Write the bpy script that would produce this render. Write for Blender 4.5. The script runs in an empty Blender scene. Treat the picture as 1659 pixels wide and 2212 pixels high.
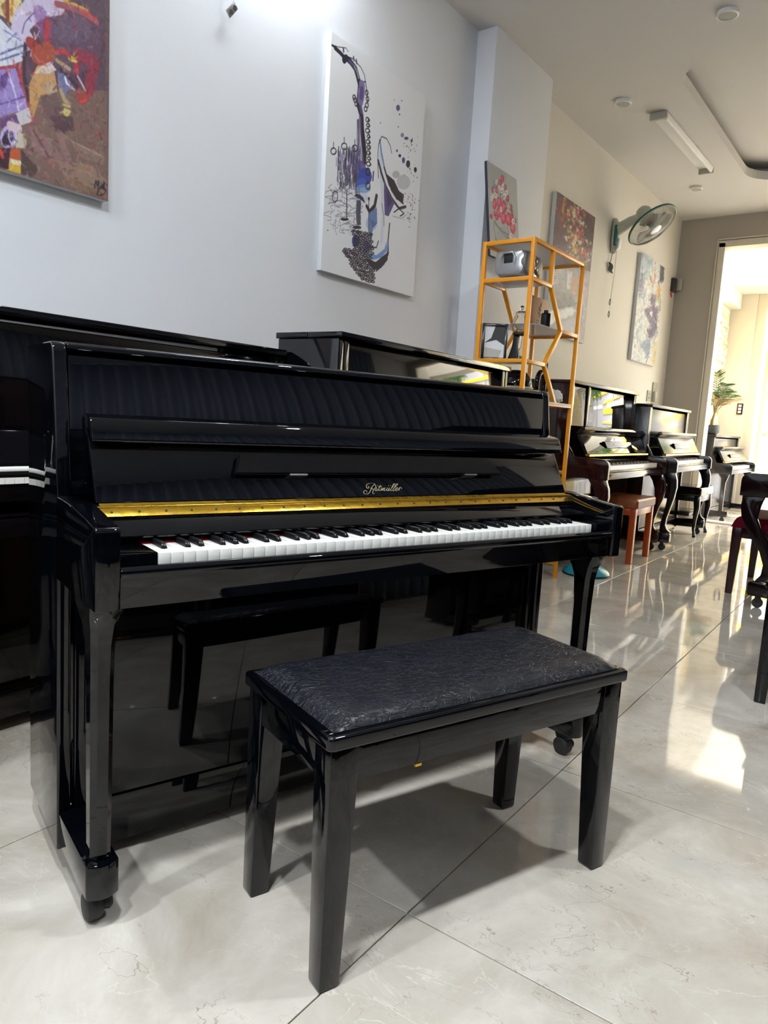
import bpy, bmesh, math, random
import numpy as np
from mathutils import Vector, Matrix

C = bpy.context.scene.collection
SC = bpy.context.scene

# ------------------------------------------------------------------ camera
cam_d = bpy.data.cameras.new('camera'); cam = bpy.data.objects.new('camera', cam_d); C.objects.link(cam); SC.camera = cam
CAM_Z = 0.991; YAW, PITCH, ROLL, FPX = 0.6406, -0.1310, 0.0593, 1560.6
fw = Vector((-math.sin(YAW)*math.cos(PITCH), math.cos(YAW)*math.cos(PITCH), math.sin(PITCH)))
rt = Vector((math.cos(YAW), math.sin(YAW), 0)); up = rt.cross(fw)
r2 = rt*math.cos(ROLL) + up*math.sin(ROLL); u2 = -rt*math.sin(ROLL) + up*math.cos(ROLL)
cam.matrix_world = Matrix(((r2.x, u2.x, -fw.x, 0), (r2.y, u2.y, -fw.y, 0), (r2.z, u2.z, -fw.z, CAM_Z), (0, 0, 0, 1)))
cam_d.sensor_fit = 'HORIZONTAL'; cam_d.sensor_width = 36; cam_d.lens = FPX*36/1659; cam_d.clip_start = 0.02; cam_d.clip_end = 200

# ------------------------------------------------------------------ sky and exposure
wd = bpy.data.worlds.new('sky'); SC.world = wd; wd.use_nodes = True
bg = wd.node_tree.nodes['Background']; bg.inputs[0].default_value = (1.0, 0.985, 0.965, 1); bg.inputs[1].default_value = 15.0
vs = SC.view_settings; vs.view_transform = 'Standard'; vs.look = 'None'; vs.gamma = 1; vs.use_curve_mapping = False; vs.exposure = 0.40

# ------------------------------------------------------------------ ceiling and wall lamps that are lit (out of frame, over the front piano)
def area(name, loc, size, power, col=(0.90, 0.95, 1.0), rot=(0, 0, 0), shape='DISK', sy=None):
    l = bpy.data.lights.new(name, 'AREA'); l.shape = shape; l.size = size; l.energy = power; l.color = col
    if sy: l.size_y = sy
    o = bpy.data.objects.new(name, l); o.location = loc; o.rotation_euler = rot; C.objects.link(o); return o
CEIL = 3.415
LIT = [(0.24, 1.92, 26), (-0.39, 0.09, 40), (-0.55, -0.42, 32), (-1.28, -1.44, 44)]
for i, (lx, ly, lp) in enumerate(LIT):
    area('downlight_glow', (lx, ly, CEIL-0.03), 0.13, lp)
area('wall_lamp_glow', (-2.36, 2.35, 3.30), 0.10, 5, rot=(0, math.radians(24), 0), shape='RECTANGLE', sy=0.9)
pl_ = bpy.data.lights.new('wall_lamp_bulb', 'POINT'); pl_.energy = 7; pl_.shadow_soft_size = 0.05; pl_.color = (0.92, 0.96, 1.0); plo = bpy.data.objects.new('wall_lamp_bulb', pl_); plo.location = (-2.33, 2.35, 3.26); C.objects.link(plo)
sun_d = bpy.data.lights.new('sun', 'SUN'); sun_d.energy = 14; sun_d.angle = 0.02; sun_d.color = (1.0, 0.98, 0.95)
sun = bpy.data.objects.new('sun', sun_d); C.objects.link(sun); sun.rotation_euler = Vector((0.25, 0.52, -0.82)).to_track_quat('-Z', 'Y').to_euler()

# ------------------------------------------------------------------ materials
def lin(c):
    return tuple(((v/255)/12.92 if v/255 <= 0.04045 else ((v/255+0.055)/1.055)**2.4) for v in c)
def mat(name, rgb, rough=0.5, metal=0.0, coat=0.0, var=0.0, vscale=8.0, bump=0.0, bscale=40.0, trans=0.0, ior=1.5, emit=0.0, stretch=None, spec=0.5):
    m = bpy.data.materials.new(name); m.use_nodes = True; nt = m.node_tree; b = nt.nodes['Principled BSDF']
    col = lin(rgb)+(1,)
    b.inputs['Base Color'].default_value = col; b.inputs['Roughness'].default_value = rough; b.inputs['Metallic'].default_value = metal
    b.inputs['Coat Weight'].default_value = coat; b.inputs['Coat Roughness'].default_value = 0.03; b.inputs['IOR'].default_value = ior
    b.inputs['Transmission Weight'].default_value = trans; b.inputs['Specular IOR Level'].default_value = spec
    if emit: b.inputs['Emission Color'].default_value = col; b.inputs['Emission Strength'].default_value = emit
    tc = nt.nodes.new('ShaderNodeTexCoord'); src = tc.outputs['Object']
    if stretch:
        mp = nt.nodes.new('ShaderNodeMapping'); mp.inputs['Scale'].default_value = stretch; nt.links.new(src, mp.inputs['Vector']); src = mp.outputs[0]
    n = nt.nodes.new('ShaderNodeTexNoise'); n.inputs['Scale'].default_value = vscale; n.inputs['Detail'].default_value = 5; nt.links.new(src, n.inputs['Vector'])
    mx = nt.nodes.new('ShaderNodeMix'); mx.data_type = 'RGBA'; mx.inputs['A'].default_value = tuple(max(0, c*(1-var)) for c in col[:3])+(1,); mx.inputs['B'].default_value = tuple(min(1, c*(1+var)) for c in col[:3])+(1,)
    nt.links.new(n.outputs['Fac'], mx.inputs['Factor']); nt.links.new(mx.outputs['Result'], b.inputs['Base Color'])
    if bump:
        n2 = nt.nodes.new('ShaderNodeTexNoise'); n2.inputs['Scale'].default_value = bscale; n2.inputs['Detail'].default_value = 3; nt.links.new(src, n2.inputs['Vector'])
        bp = nt.nodes.new('ShaderNodeBump'); bp.inputs['Strength'].default_value = bump; bp.inputs['Distance'].default_value = 0.01; nt.links.new(n2.outputs['Fac'], bp.inputs['Height']); nt.links.new(bp.outputs[0], b.inputs['Normal'])
    return m
M = {}
M['black'] = mat('black_polyester', (4, 5, 9), 0.03, coat=0.0, var=0.2, bump=0.012, bscale=2.2)
M['black2'] = mat('black_lacquer', (6, 6, 9), 0.05, var=0.2, bump=0.01, bscale=3)
M['satin'] = mat('black_satin_wood', (14, 14, 17), 0.22, var=0.2, bump=0.05, bscale=60)
M['matte'] = mat('black_matte', (18, 18, 20), 0.55, var=0.2)
M['mahog'] = mat('mahogany_side', (44, 18, 18), 0.12, var=0.35, vscale=3, stretch=(1, 1, 8), bump=0.01, bscale=4)
M['mahogf'] = mat('mahogany_gloss', (24, 13, 14), 0.04, var=0.3, vscale=3, bump=0.012, bscale=2.5)
M['ivory'] = mat('white_key_plastic', (232, 232, 226), 0.18, var=0.02)
M['ebony'] = mat('black_key_plastic', (14, 15, 18), 0.28, var=0.1)
M['gold'] = mat('brass', (226, 182, 66), 0.24, metal=1.0, var=0.18, vscale=30, bump=0.1, bscale=50)
M['gilt'] = mat('gilt_lettering', (190, 176, 140), 0.35, metal=0.5, var=0.05)
M['felt'] = mat('red_felt', (190, 20, 32), 0.9, var=0.1)
M['rubber'] = mat('dark_rubber', (46, 46, 44), 0.6, var=0.2, bump=0.1)
M['steel'] = mat('steel', (170, 170, 172), 0.3, metal=1.0, var=0.05)
M['wall'] = mat('wall_paint_cool', (218, 221, 226), 0.55, var=0.015, vscale=3, bump=0.05, bscale=160)
M['wall_lit_warm'] = mat('wall_paint_lit_warm', (212, 208, 198), 0.6, var=0.02, vscale=3, bump=0.03, bscale=160)  # left wall's paint again, with the far end's warm light put into the colour
M['wallg'] = mat('wall_paint_grey', (172, 164, 152), 0.6, var=0.03, vscale=3)
M['ceil'] = mat('ceiling_paint', (204, 202, 198), 0.7, var=0.015, vscale=2)
M['cream'] = mat('vestibule_paint', (214, 209, 195), 0.6, var=0.02)
M['white'] = mat('white_enamel', (236, 236, 234), 0.35, var=0.02)
M['frame'] = mat('aluminium_frame', (214, 206, 188), 0.35, var=0.04)
M['orange'] = mat('orange_powder_coat', (238, 154, 12), 0.32, var=0.08, bump=0.02)
M['glasspanel'] = mat('grey_glass_shelf', (214, 216, 222), 0.12, trans=0.6, ior=1.1, var=0.03)
M['board'] = mat('pale_board', (206, 186, 160), 0.5, var=0.1, stretch=(1, 12, 1))
M['silver'] = mat('silver_plastic', (176, 178, 180), 0.28, metal=0.55, var=0.05)
M['dsilver'] = mat('grey_grille', (120, 122, 124), 0.4, metal=0.3, var=0.12, vscale=200, bump=0.3, bscale=400)
M['glass'] = mat('clear_glass', (245, 247, 247), 0.02, trans=1.0, ior=1.3)
M['teal'] = mat('teal_plastic', (40, 148, 168), 0.3, var=0.05)
M['dteal'] = mat('dark_teal_plastic', (10, 92, 84), 0.35, var=0.05)
M['fangrey'] = mat('grey_plastic', (176, 178, 164), 0.4, var=0.04)
M['blade'] = mat('fan_blade_plastic', (150, 142, 134), 0.25, var=0.05)
M['leather'] = mat('black_leather', (20, 22, 30), 0.33, var=0.5, vscale=14, bump=0.08, bscale=120, stretch=(1, 1.6, 1))
lm = M['leather']; nt = lm.node_tree; b_ = nt.nodes['Principled BSDF']; prev_bump = [n for n in nt.nodes if n.type == 'BUMP'][0]
for sc_, ds_, st_, ro_ in ((13, 0.9, 0.9, 0.3), (24, 0.7, 0.75, 1.4), (48, 0.5, 0.5, 0.9)):
    tc_ = nt.nodes.new('ShaderNodeTexCoord'); mp_ = nt.nodes.new('ShaderNodeMapping'); mp_.inputs['Rotation'].default_value = (0, 0, ro_); mp_.inputs['Scale'].default_value = (1, 2.6, 1)
    nz = nt.nodes.new('ShaderNodeTexNoise'); nz.inputs['Scale'].default_value = sc_; nz.inputs['Detail'].default_value = 4; nz.inputs['Distortion'].default_value = ds_
    sb = nt.nodes.new('ShaderNodeMath'); sb.operation = 'SUBTRACT'; sb.inputs[1].default_value = 0.5; ab = nt.nodes.new('ShaderNodeMath'); ab.operation = 'ABSOLUTE'
    mr_ = nt.nodes.new('ShaderNodeMapRange'); mr_.inputs['From Max'].default_value = 0.03
    bp_ = nt.nodes.new('ShaderNodeBump'); bp_.inputs['Strength'].default_value = st_; bp_.inputs['Distance'].default_value = 0.0013
    nt.links.new(tc_.outputs['Object'], mp_.inputs[0]); nt.links.new(mp_.outputs[0], nz.inputs['Vector']); nt.links.new(nz.outputs['Fac'], sb.inputs[0]); nt.links.new(sb.outputs[0], ab.inputs[0]); nt.links.new(ab.outputs[0], mr_.inputs['Value'])
    nt.links.new(mr_.outputs[0], bp_.inputs['Height']); nt.links.new(prev_bump.outputs[0], bp_.inputs['Normal']); nt.links.new(bp_.outputs[0], b_.inputs['Normal']); prev_bump = bp_
M['brownl'] = mat('brown_leather', (142, 78, 42), 0.32, var=0.15, bump=0.15, bscale=80)
M['orwood'] = mat('orange_stained_wood', (166, 66, 22), 0.3, var=0.25, stretch=(6, 6, 1))
M['redwood'] = mat('dark_red_wood', (46, 12, 15), 0.22, var=0.3, stretch=(5, 5, 1))
M['redvel'] = mat('maroon_velvet', (98, 6, 28), 0.8, var=0.25, spec=0.08)
M['signw'] = mat('sign_wood', (172, 122, 76), 0.5, var=0.15, stretch=(1, 1, 10))
M['darkprint'] = mat('dark_print', (30, 26, 26), 0.6)
M['grey'] = mat('grey_plate', (176, 174, 160), 0.4, var=0.03)
M['plasticbag'] = mat('crumpled_white_plastic', (222, 222, 220), 0.25, var=0.1)
M['stone'] = mat('yellow_stone', (226, 208, 160), 0.8, var=0.25, vscale=14, bump=0.4, bscale=30)
M['leaf'] = mat('palm_leaf', (52, 92, 40), 0.4, var=0.4, vscale=20)
M['leafd'] = mat('dry_leaf', (150, 120, 60), 0.5, var=0.3)
M['stem'] = mat('palm_stem', (128, 116, 80), 0.6, var=0.3)
M['pot'] = mat('slate_pot', (56, 62, 66), 0.5, var=0.45, vscale=20)
M['soil'] = mat('potting_soil', (50, 38, 28), 0.9, var=0.4, bump=0.5)
M['curtain'] = mat('grey_blue_curtain', (150, 156, 172), 0.6, var=0.05)
M['asphalt'] = mat('asphalt', (120, 120, 122), 0.8, var=0.2)
M['yellow'] = mat('yellow_sign_paint', (245, 200, 10), 0.4, var=0.03)
M['facade'] = mat('far_facade', (150, 150, 152), 0.7, var=0.1)
M['tree'] = mat('tree_foliage', (80, 120, 50), 0.7, var=0.5, vscale=6)
M['canvas'] = mat('canvas_edge', (224, 226, 228), 0.7, var=0.02)
M['darkedge'] = mat('dark_canvas_edge', (44, 48, 62), 0.6, var=0.3)
M['darkred'] = mat('blackish_red_lacquer', (20, 7, 9), 0.12, var=0.3)
M['backwood'] = mat('pale_back_wood', (128, 92, 62), 0.6, var=0.3, stretch=(1, 1, 10))
M['grout'] = mat('grout', (78, 72, 64), 0.8, var=0.2)

def floor_mat(name, wobble=0.05):
    m = bpy.data.materials.new(name); m.use_nodes = True; nt = m.node_tree; b = nt.nodes['Principled BSDF']; N = nt.nodes.new; Lk = nt.links.new
    geo = N('ShaderNodeNewGeometry'); oi = N('ShaderNodeObjectInfo')
    off = N('ShaderNodeVectorMath'); off.operation = 'SCALE'; off.inputs['Scale'].default_value = 9.0
    cmb = N('ShaderNodeCombineXYZ'); Lk(oi.outputs['Random'], cmb.inputs[0]); Lk(oi.outputs['Random'], cmb.inputs[2]); Lk(cmb.outputs[0], off.inputs[0])
    add = N('ShaderNodeVectorMath'); add.operation = 'ADD'; Lk(geo.outputs['Position'], add.inputs[0]); Lk(off.outputs[0], add.inputs[1])
    P = add.outputs[0]
    cl = N('ShaderNodeTexNoise'); cl.inputs['Scale'].default_value = 2.8; cl.inputs['Detail'].default_value = 9; cl.inputs['Roughness'].default_value = 0.66; cl.inputs['Distortion'].default_value = 0.5; Lk(P, cl.inputs['Vector'])
    ramp = N('ShaderNodeValToRGB'); e = ramp.color_ramp.elements
    e[0].position = 0.33; e[0].color = lin((178, 168, 153))+(1,); e[1].position = 0.66; e[1].color = lin((214, 208, 197))+(1,)
    k = ramp.color_ramp.elements.new(0.5); k.color = lin((195, 188, 176))+(1,)
    Lk(cl.outputs['Fac'], ramp.inputs['Fac'])
    last = ramp.outputs['Color']
    for sc, dist, wid, colr, amt, seed in ((3.4, 0.9, 0.007, (226, 221, 209), 0.55, 0.0), (9.0, 0.6, 0.012, (222, 217, 206), 0.45, 5.0), (1.5, 0.35, 0.0018, (112, 92, 72), 0.60, 11.0), (2.6, 0.2, 0.0022, (140, 122, 100), 0.5, 17.0)):
        mp = N('ShaderNodeMapping'); mp.inputs['Location'].default_value = (seed, seed*0.7, 0); mp.inputs['Rotation'].default_value = (0, 0, 0.6+seed); mp.inputs['Scale'].default_value = (1, 1.8, 1); Lk(P, mp.inputs['Vector'])
        n = N('ShaderNodeTexNoise'); n.inputs['Scale'].default_value = sc; n.inputs['Detail'].default_value = 6; n.inputs['Roughness'].default_value = 0.55; n.inputs['Distortion'].default_value = dist; Lk(mp.outputs[0], n.inputs['Vector'])
        s = N('ShaderNodeMath'); s.operation = 'SUBTRACT'; s.inputs[1].default_value = 0.5; Lk(n.outputs['Fac'], s.inputs[0])
        a = N('ShaderNodeMath'); a.operation = 'ABSOLUTE'; Lk(s.outputs[0], a.inputs[0])
        mr = N('ShaderNodeMapRange'); mr.inputs['From Min'].default_value = 0.0; mr.inputs['From Max'].default_value = wid; mr.inputs['To Min'].default_value = amt; mr.inputs['To Max'].default_value = 0; Lk(a.outputs[0], mr.inputs['Value'])
        msk = N('ShaderNodeTexNoise'); msk.inputs['Scale'].default_value = 2.3; Lk(mp.outputs[0], msk.inputs['Vector'])
        mk = N('ShaderNodeMapRange'); mk.inputs['From Min'].default_value = 0.47; mk.inputs['From Max'].default_value = 0.6; Lk(msk.outputs['Fac'], mk.inputs['Value'])
        mu = N('ShaderNodeMath'); mu.operation = 'MULTIPLY'; Lk(mr.outputs[0], mu.inputs[0]); Lk(mk.outputs[0], mu.inputs[1])
        mx = N('ShaderNodeMix'); mx.data_type = 'RGBA'; mx.inputs['B'].default_value = lin(colr)+(1,); Lk(mu.outputs[0], mx.inputs['Factor']); Lk(last, mx.inputs['A']); last = mx.outputs['Result']
    Lk(last, b.inputs['Base Color'])
    b.inputs['Roughness'].default_value = 0.045; b.inputs['IOR'].default_value = 1.52
    w = N('ShaderNodeTexNoise'); w.inputs['Scale'].default_value = 3.0; w.inputs['Detail'].default_value = 1; Lk(P, w.inputs['Vector'])
    bp = N('ShaderNodeBump'); bp.inputs['Strength'].default_value = wobble; bp.inputs['Distance'].default_value = 0.02; Lk(w.outputs['Fac'], bp.inputs['Height']); Lk(bp.outputs[0], b.inputs['Normal'])
    return m
M['tile'] = floor_mat('polished_porcelain')

# ------------------------------------------------------------------ mesh helpers
class MB:
    def __init__(s): s.v = []; s.f = []
    def add(s, vs_, fs):
        k = len(s.v); s.v += [tuple(p) for p in vs_]; s.f += [tuple(i+k for i in f) for f in fs]; return s
    def box(s, x0, x1, y0, y1, z0, z1):
        v = [(x, y, z) for z in (z0, z1) for y in (y0, y1) for x in (x0, x1)]
        return s.add(v, [(0, 2, 3, 1), (4, 5, 7, 6), (0, 1, 5, 4), (2, 6, 7, 3), (0, 4, 6, 2), (1, 3, 7, 5)])
    def prism(s, poly, axis, a, b):
        n = len(poly); out = []
        for t in (a, b):
            for p, q in poly:
                out.append({'x': (t, p, q), 'y': (p, t, q), 'z': (p, q, t)}[axis])
        fs = [tuple(range(n))[::-1], tuple(range(n, 2*n))] + [(i, (i+1) % n, n+(i+1) % n, n+i) for i in range(n)]
        return s.add(out, fs)
    def loft(s, rings, closed=True):
        n = len(rings[0]); v = [p for r in rings for p in r]; fs = []
        for k in range(len(rings)-1):
            for i in range(n): fs.append((k*n+i, k*n+(i+1) % n, (k+1)*n+(i+1) % n, (k+1)*n+i))
        if closed: fs += [tuple(range(n))[::-1], tuple((len(rings)-1)*n+i for i in range(n))]
        return s.add(v, fs)
    def lathe(s, prof, c=(0, 0, 0), n=24, axis=Vector((0, 0, 1)), closed=True):
        ax = Vector(axis).normalized(); q = ax.to_track_quat('Z', 'Y'); c = Vector(c)
        rings = [[c + q @ Vector((r*math.cos(2*math.pi*i/n), r*math.sin(2*math.pi*i/n), z)) for i in range(n)] for r, z in prof]
        return s.loft(rings, closed)
    def tube(s, pts, r, n=8, closed=False):
        pts = [Vector(p) for p in pts]; rings = []; m = len(pts)
        rr = r if isinstance(r, (list, tuple)) else [r]*m
        prev = None
        for i, p in enumerate(pts):
            if closed: d = pts[(i+1) % m]-pts[i-1]
            else: d = pts[min(i+1, m-1)]-pts[max(i-1, 0)]
            d.normalize()
            if prev is None:
                a = Vector((0, 0, 1)) if abs(d.z) < 0.9 else Vector((1, 0, 0)); x = d.cross(a).normalized()
            else: x = (prev - d*prev.dot(d)).normalized()
            prev = x; y = d.cross(x)
            rings.append([p + (x*math.cos(2*math.pi*k/n)+y*math.sin(2*math.pi*k/n))*rr[i] for k in range(n)])
        if closed: rings.append(rings[0]); return s.loft(rings, False)
        return s.loft(rings, True)
    def bar(s, a, b, w, h=None, upv=(0, 0, 1)):
        a = Vector(a); b = Vector(b); h = h or w; d = (b-a).normalized(); U = Vector(upv)
        if abs(d.dot(U)) > 0.99: U = Vector((1, 0, 0))
        x = d.cross(U).normalized()*w/2; y = x.cross(d).normalized()*h/2
        return s.loft([[p+x+y, p-x+y, p-x-y, p+x-y] for p in (a, b)])
    def build(s, name, m, parent=None, bevel=0, seg=2, smooth=None, flip=False, **kw):
        me = bpy.data.meshes.new(name)
        vs_ = [(p[0], -p[1], p[2]) for p in s.v] if flip else s.v
        me.from_pydata(vs_, [], s.f)
        bm = bmesh.new(); bm.from_mesh(me)
        bmesh.ops.recalc_face_normals(bm, faces=bm.faces)
        if bevel:
            es = [e for e in bm.edges if len(e.link_faces) == 2 and e.calc_face_angle(0) > 0.5]
            bmesh.ops.bevel(bm, geom=es, offset=bevel, segments=seg, profile=0.5, affect='EDGES', clamp_overlap=True)
        bm.to_mesh(me); bm.free()
        if smooth or bevel:
            me.shade_smooth(); me.set_sharp_from_angle(angle=math.radians(smooth if smooth and smooth is not True else 32))
        if isinstance(m, (list, tuple)): [me.materials.append(q) for q in m]
        else: me.materials.append(m)
        o = bpy.data.objects.new(name, me); C.objects.link(o)
        if parent: o.parent = parent
        for k_, v_ in kw.items(): o[k_] = v_
        return o
def B(x0, x1, y0, y1, z0, z1): return MB().box(x0, x1, y0, y1, z0, z1)
def thing(name, label, cat, loc=(0, 0, 0), rz=0, group=None):
    o = bpy.data.objects.new(name, None); C.objects.link(o); o.location = loc; o.rotation_euler = (0, 0, rz); o.empty_display_size = 0.1
    o['label'] = label; o['category'] = cat
    if group: o['group'] = group
    return o
def tag(o, label, cat, group=None):
    o['label'] = label; o['category'] = cat
    if group: o['group'] = group
    return o
def struct(o): o['kind'] = 'structure'; return o
def dup(root, loc=None, rz=None, label=None):
    def cp(o, par):
        c = o.copy(); C.objects.link(c)
        if par: c.parent = par
        for ch in o.children: cp(ch, c)
        return c
    r = cp(root, None)
    if loc: r.location = loc
    if rz is not None: r.rotation_euler = (0, 0, rz)
    if label: r['label'] = label
    return r
def arc(cx, cy, r, a0, a1, n=6):
    return [(cx+r*math.cos(math.radians(a0+(a1-a0)*i/n)), cy+r*math.sin(math.radians(a0+(a1-a0)*i/n))) for i in range(n+1)]

# ------------------------------------------------------------------ room shell
XW, XW2, XR, YB, YF = -2.588, -2.607, 2.60, -1.75, 8.876
PIL = (-2.452, 4.160, 4.985)
struct(B(-2.75, 2.75, -1.9, YF+0.0, -0.12, -0.012).build('floor', M['grout']))
floor = bpy.data.objects['floor']
TA, TS, TX, TY = -0.0203, 0.8061, -0.7266, 1.1336
Ut = Vector((math.sin(TA), math.cos(TA))); Vt = Vector((math.cos(TA), -math.sin(TA)))
def clip(poly, ax, lim, sgn):
    out = []
    for i in range(len(poly)):
        a, b = poly[i-1], poly[i]; ia = sgn*(a[ax]-lim) <= 0; ib = sgn*(b[ax]-lim) <= 0
        if ia != ib:
            t = (lim-a[ax])/(b[ax]-a[ax]); out.append((a[0]+(b[0]-a[0])*t, a[1]+(b[1]-a[1])*t))
        if ib: out.append(b)
    return out
rnd = random.Random(7)
full = None
for i in range(-5, 11):
    for j in range(-4, 6):
        g = 0.0014; s0 = Vector((TX, TY))
        cs = [s0+Ut*(TS*(i+a))+Vt*(TS*(j+b)) for a, b in ((0, 0), (1, 0), (1, 1), (0, 1))]
        cen = sum(cs, Vector((0, 0)))/4
        poly = [tuple(c+(cen-c).normalized()*g*1.414) for c in cs]
        cl = poly
        for ax, lim, sg in ((0, -2.60, -1), (0, XR, 1), (1, YB, -1), (1, YF-0.004, 1)):
            if cl: cl = clip(cl, ax, lim, sg)
        if len(cl) < 3: continue
        if len(cl) == 4 and all((Vector(a)-Vector(b)).length < 1e-6 for a, b in zip(sorted(cl), sorted(poly))):
            if full is None:
                mb = MB().prism([(p[0]-cen.x, p[1]-cen.y) for p in poly], 'z', -0.012, 0)
                o = mb.build('tile', M['tile'], floor, bevel=0.0008, seg=1); full = o.data
            else:
                o = bpy.data.objects.new('tile', full); C.objects.link(o); o.parent = floor
            o.location = (cen.x, cen.y, 0); o.rotation_euler = (rnd.uniform(-.0011, .0011), rnd.uniform(-.0011, .0011), 0)
        else:
            a = 0.5*sum(cl[k-1][0]*cl[k][1]-cl[k][0]*cl[k-1][1] for k in range(len(cl)))
            if abs(a) < 1e-4: continue
            MB().prism([(p[0], p[1]) for p in cl], 'z', -0.012, 0).build('tile', M['tile'], floor)
# walls
struct(B(XW-0.2, XW, YB-0.2, PIL[1]+0.3, -0.012, CEIL+0.3).build('wall_left', M['wall']))
struct(B(XW2-0.2, XW2, PIL[2]-0.3, YF+0.15, -0.012, CEIL+0.3).build('wall_left_far', M['wall_lit_warm']))
struct(B(XW2-0.1, PIL[0], PIL[1], PIL[2], 0, CEIL).build('trim_1', M['wall'], bevel=0.004))
struct(B(XR, XR+0.2, YB-0.2, YF+0.15, -0.012, CEIL+0.3).build('wall_right', M['wall']))
struct(B(XW-0.2, XR+0.2, YB-0.2, YB, -0.012, CEIL+0.3).build('wall_back', M['wall']))
# far wall with wide opening
OX0, OX1, OZ = -2.150, 2.15, 3.125
fwall = MB(); fwall.box(XW2, OX0-0.0, YF, YF+0.15, -0.012, CEIL); fwall.box(OX0, OX1, YF, YF+0.15, OZ, CEIL); fwall.box(OX1, XR, YF, YF+0.15, -0.012, CEIL)
struct(fwall.build('wall_far', M['wallg']))
dr = MB(); w = 0.05
for (a, b, c, d) in ((OX0-0.045, OX0-0.03, 0, OZ+0.045), (OX0-0.02, OX0+0.045, 0, OZ+0.0)):
    dr.box(a, b, YF-0.022, YF, c, d)
dr.box(OX0-0.045, OX1+0.045, YF-0.022, YF, OZ+0.03, OZ+0.045); dr.box(OX0-0.02, OX1+0.02, YF-0.022, YF, OZ-0.05, OZ+0.02)
dr.box(OX0-0.03, OX0+0.0, YF-0.008, YF, 0, OZ+0.03); dr.box(OX0, OX0+0.045, YF, YF+0.16, 0, OZ); dr.box(OX1-0.045, OX1, YF-0.02, YF+0.16, 0, OZ); dr.box(OX0, OX1, YF, YF+0.16, OZ-0.05, OZ)
struct(dr.build('door_1', M['frame'], bevel=0.003))
struct(B(OX0-0.0, OX1, YF-0.004, YF+0.17, -0.05, 0.018).build('trim_2', M['frame'], bevel=0.004))
# ceiling with recessed tray, rounded corners
TX0, TX1, TY0, TY1, TR, TH = -1.70, 1.6, 5.19, 7.86, 0.32, 0.16
hole = arc(TX0+TR, TY0+TR, TR, 180, 270, 10)+arc(TX1-TR, TY0+TR, TR, 270, 360, 10)+arc(TX1-TR, TY1-TR, TR, 0, 90, 10)+arc(TX0+TR, TY1-TR, TR, 90, 180, 10)
cm = bmesh.new()
outer = [(-2.85, YB-0.2), (XR+0.2, YB-0.2), (XR+0.2, YF+0.15), (-2.85, YF+0.15)]
vo = [cm.verts.new((x, y, CEIL)) for x, y in outer]; vh = [cm.verts.new((x, y, CEIL)) for x, y in hole]
eo = [cm.edges.new((vo[i-1], vo[i])) for i in range(4)]; eh = [cm.edges.new((vh[i-1], vh[i])) for i in range(len(vh))]
bmesh.ops.triangle_fill(cm, edges=eo+eh, use_beauty=True)
vt = [cm.verts.new((x, y, CEIL+0.075)) for x, y in hole]
for i in range(len(vh)): cm.faces.new((vh[i-1], vh[i], vt[i], vt[i-1]))
cx_, cy_ = (TX0+TX1)/2, (TY0+TY1)/2
def grow(p, d): return (p[0]+(d if p[0] > cx_ else -d), p[1]+(d if p[1] > cy_ else -d))
vt2 = [cm.verts.new((*grow(p, 0.14), CEIL+0.075)) for p in hole]; vt3 = [cm.verts.new((*grow(p, 0.14), CEIL+TH)) for p in hole]
for i in range(len(vh)):
    cm.faces.new((vt[i-1], vt[i], vt2[i], vt2[i-1])); cm.faces.new((vt2[i-1], vt2[i], vt3[i], vt3[i-1]))
cm.faces.new(vt3)
bmesh.ops.recalc_face_normals(cm, faces=cm.faces)
me = bpy.data.meshes.new('ceiling'); cm.to_mesh(me); cm.free(); me.materials.append(M['ceil']); ceil = bpy.data.objects.new('ceiling', me); C.objects.link(ceil); struct(ceil)
struct(B(-2.85, XR+0.2, YB-0.2, YF+0.15, CEIL+0.30, CEIL+0.36).build('ceiling_slab', M['ceil']))
# ------------------------------------------------------------------ vestibule and street
VZ = -0.10
vf = B(XW2-0.1, XR+0.1, YF+0.17, 12.1, VZ-0.08, VZ-0.01).build('floor_vestibule', M['grout']); struct(vf)
for i in range(7):
    for j in range(5):
        x0, y0 = XW2+i*0.75, YF+0.175+j*0.6
        if y0 < 12.0: B(x0+0.002, min(x0+0.748, XR), y0, min(y0+0.597, 12.09), VZ-0.012, VZ).build('tile', M['tile'], vf)
VY = 11.7
struct(B(XW2-0.25, XW2, YF+0.15, 12.1, VZ-0.1, 5.2).build('wall_vestibule_left', M['cream']))
struct(B(XR, XR+0.25, YF+0.15, 12.1, VZ-0.1, 5.2).build('wall_vestibule_right', M['cream']))
vw = MB(); vw.box(XW2, -2.25, VY, VY+0.4, VZ, 3.05); vw.box(XW2, XR, 11.02, VY+0.4, 3.05, 5.2)
struct(vw.build('wall_vestibule_far', M['cream']))
struct(B(XW2-0.05, XW2+0.14, 11.0, VY, 2.84, 3.05).build('trim_3', M['cream']))
struct(B(-2.25, -2.12, VY+0.02, VY+0.4, VZ, 3.05).build('trim_4', M['frame'], bevel=0.004))
struct(B(XW2-0.05, XR+0.05, YF+0.15, YF+0.4, 3.5, 5.2).build('wall_vestibule_near', M['cream']))
def cladding(name, x, sg, seed):
    r = random.Random(seed); mb = MB(); z = VZ
    while z < 2.78:
        hgt = r.uniform(0.035, 0.07); y = YF+0.55+r.uniform(-0.1, 0)
        while y < 11.55:
            l = r.uniform(0.14, 0.36); d = r.uniform(0.012, 0.045)
            y1 = min(y+l, 11.6)
            if sg > 0: mb.box(x-0.01, x+d, y+0.002, y1-0.002, z+0.0015, z+hgt-0.0015)
            else: mb.box(x-d, x+0.01, y+0.002, y1-0.002, z+0.0015, z+hgt-0.0015)
            y = y1
        z += hgt
    o = mb.build(name, M['stone']); return o
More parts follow.
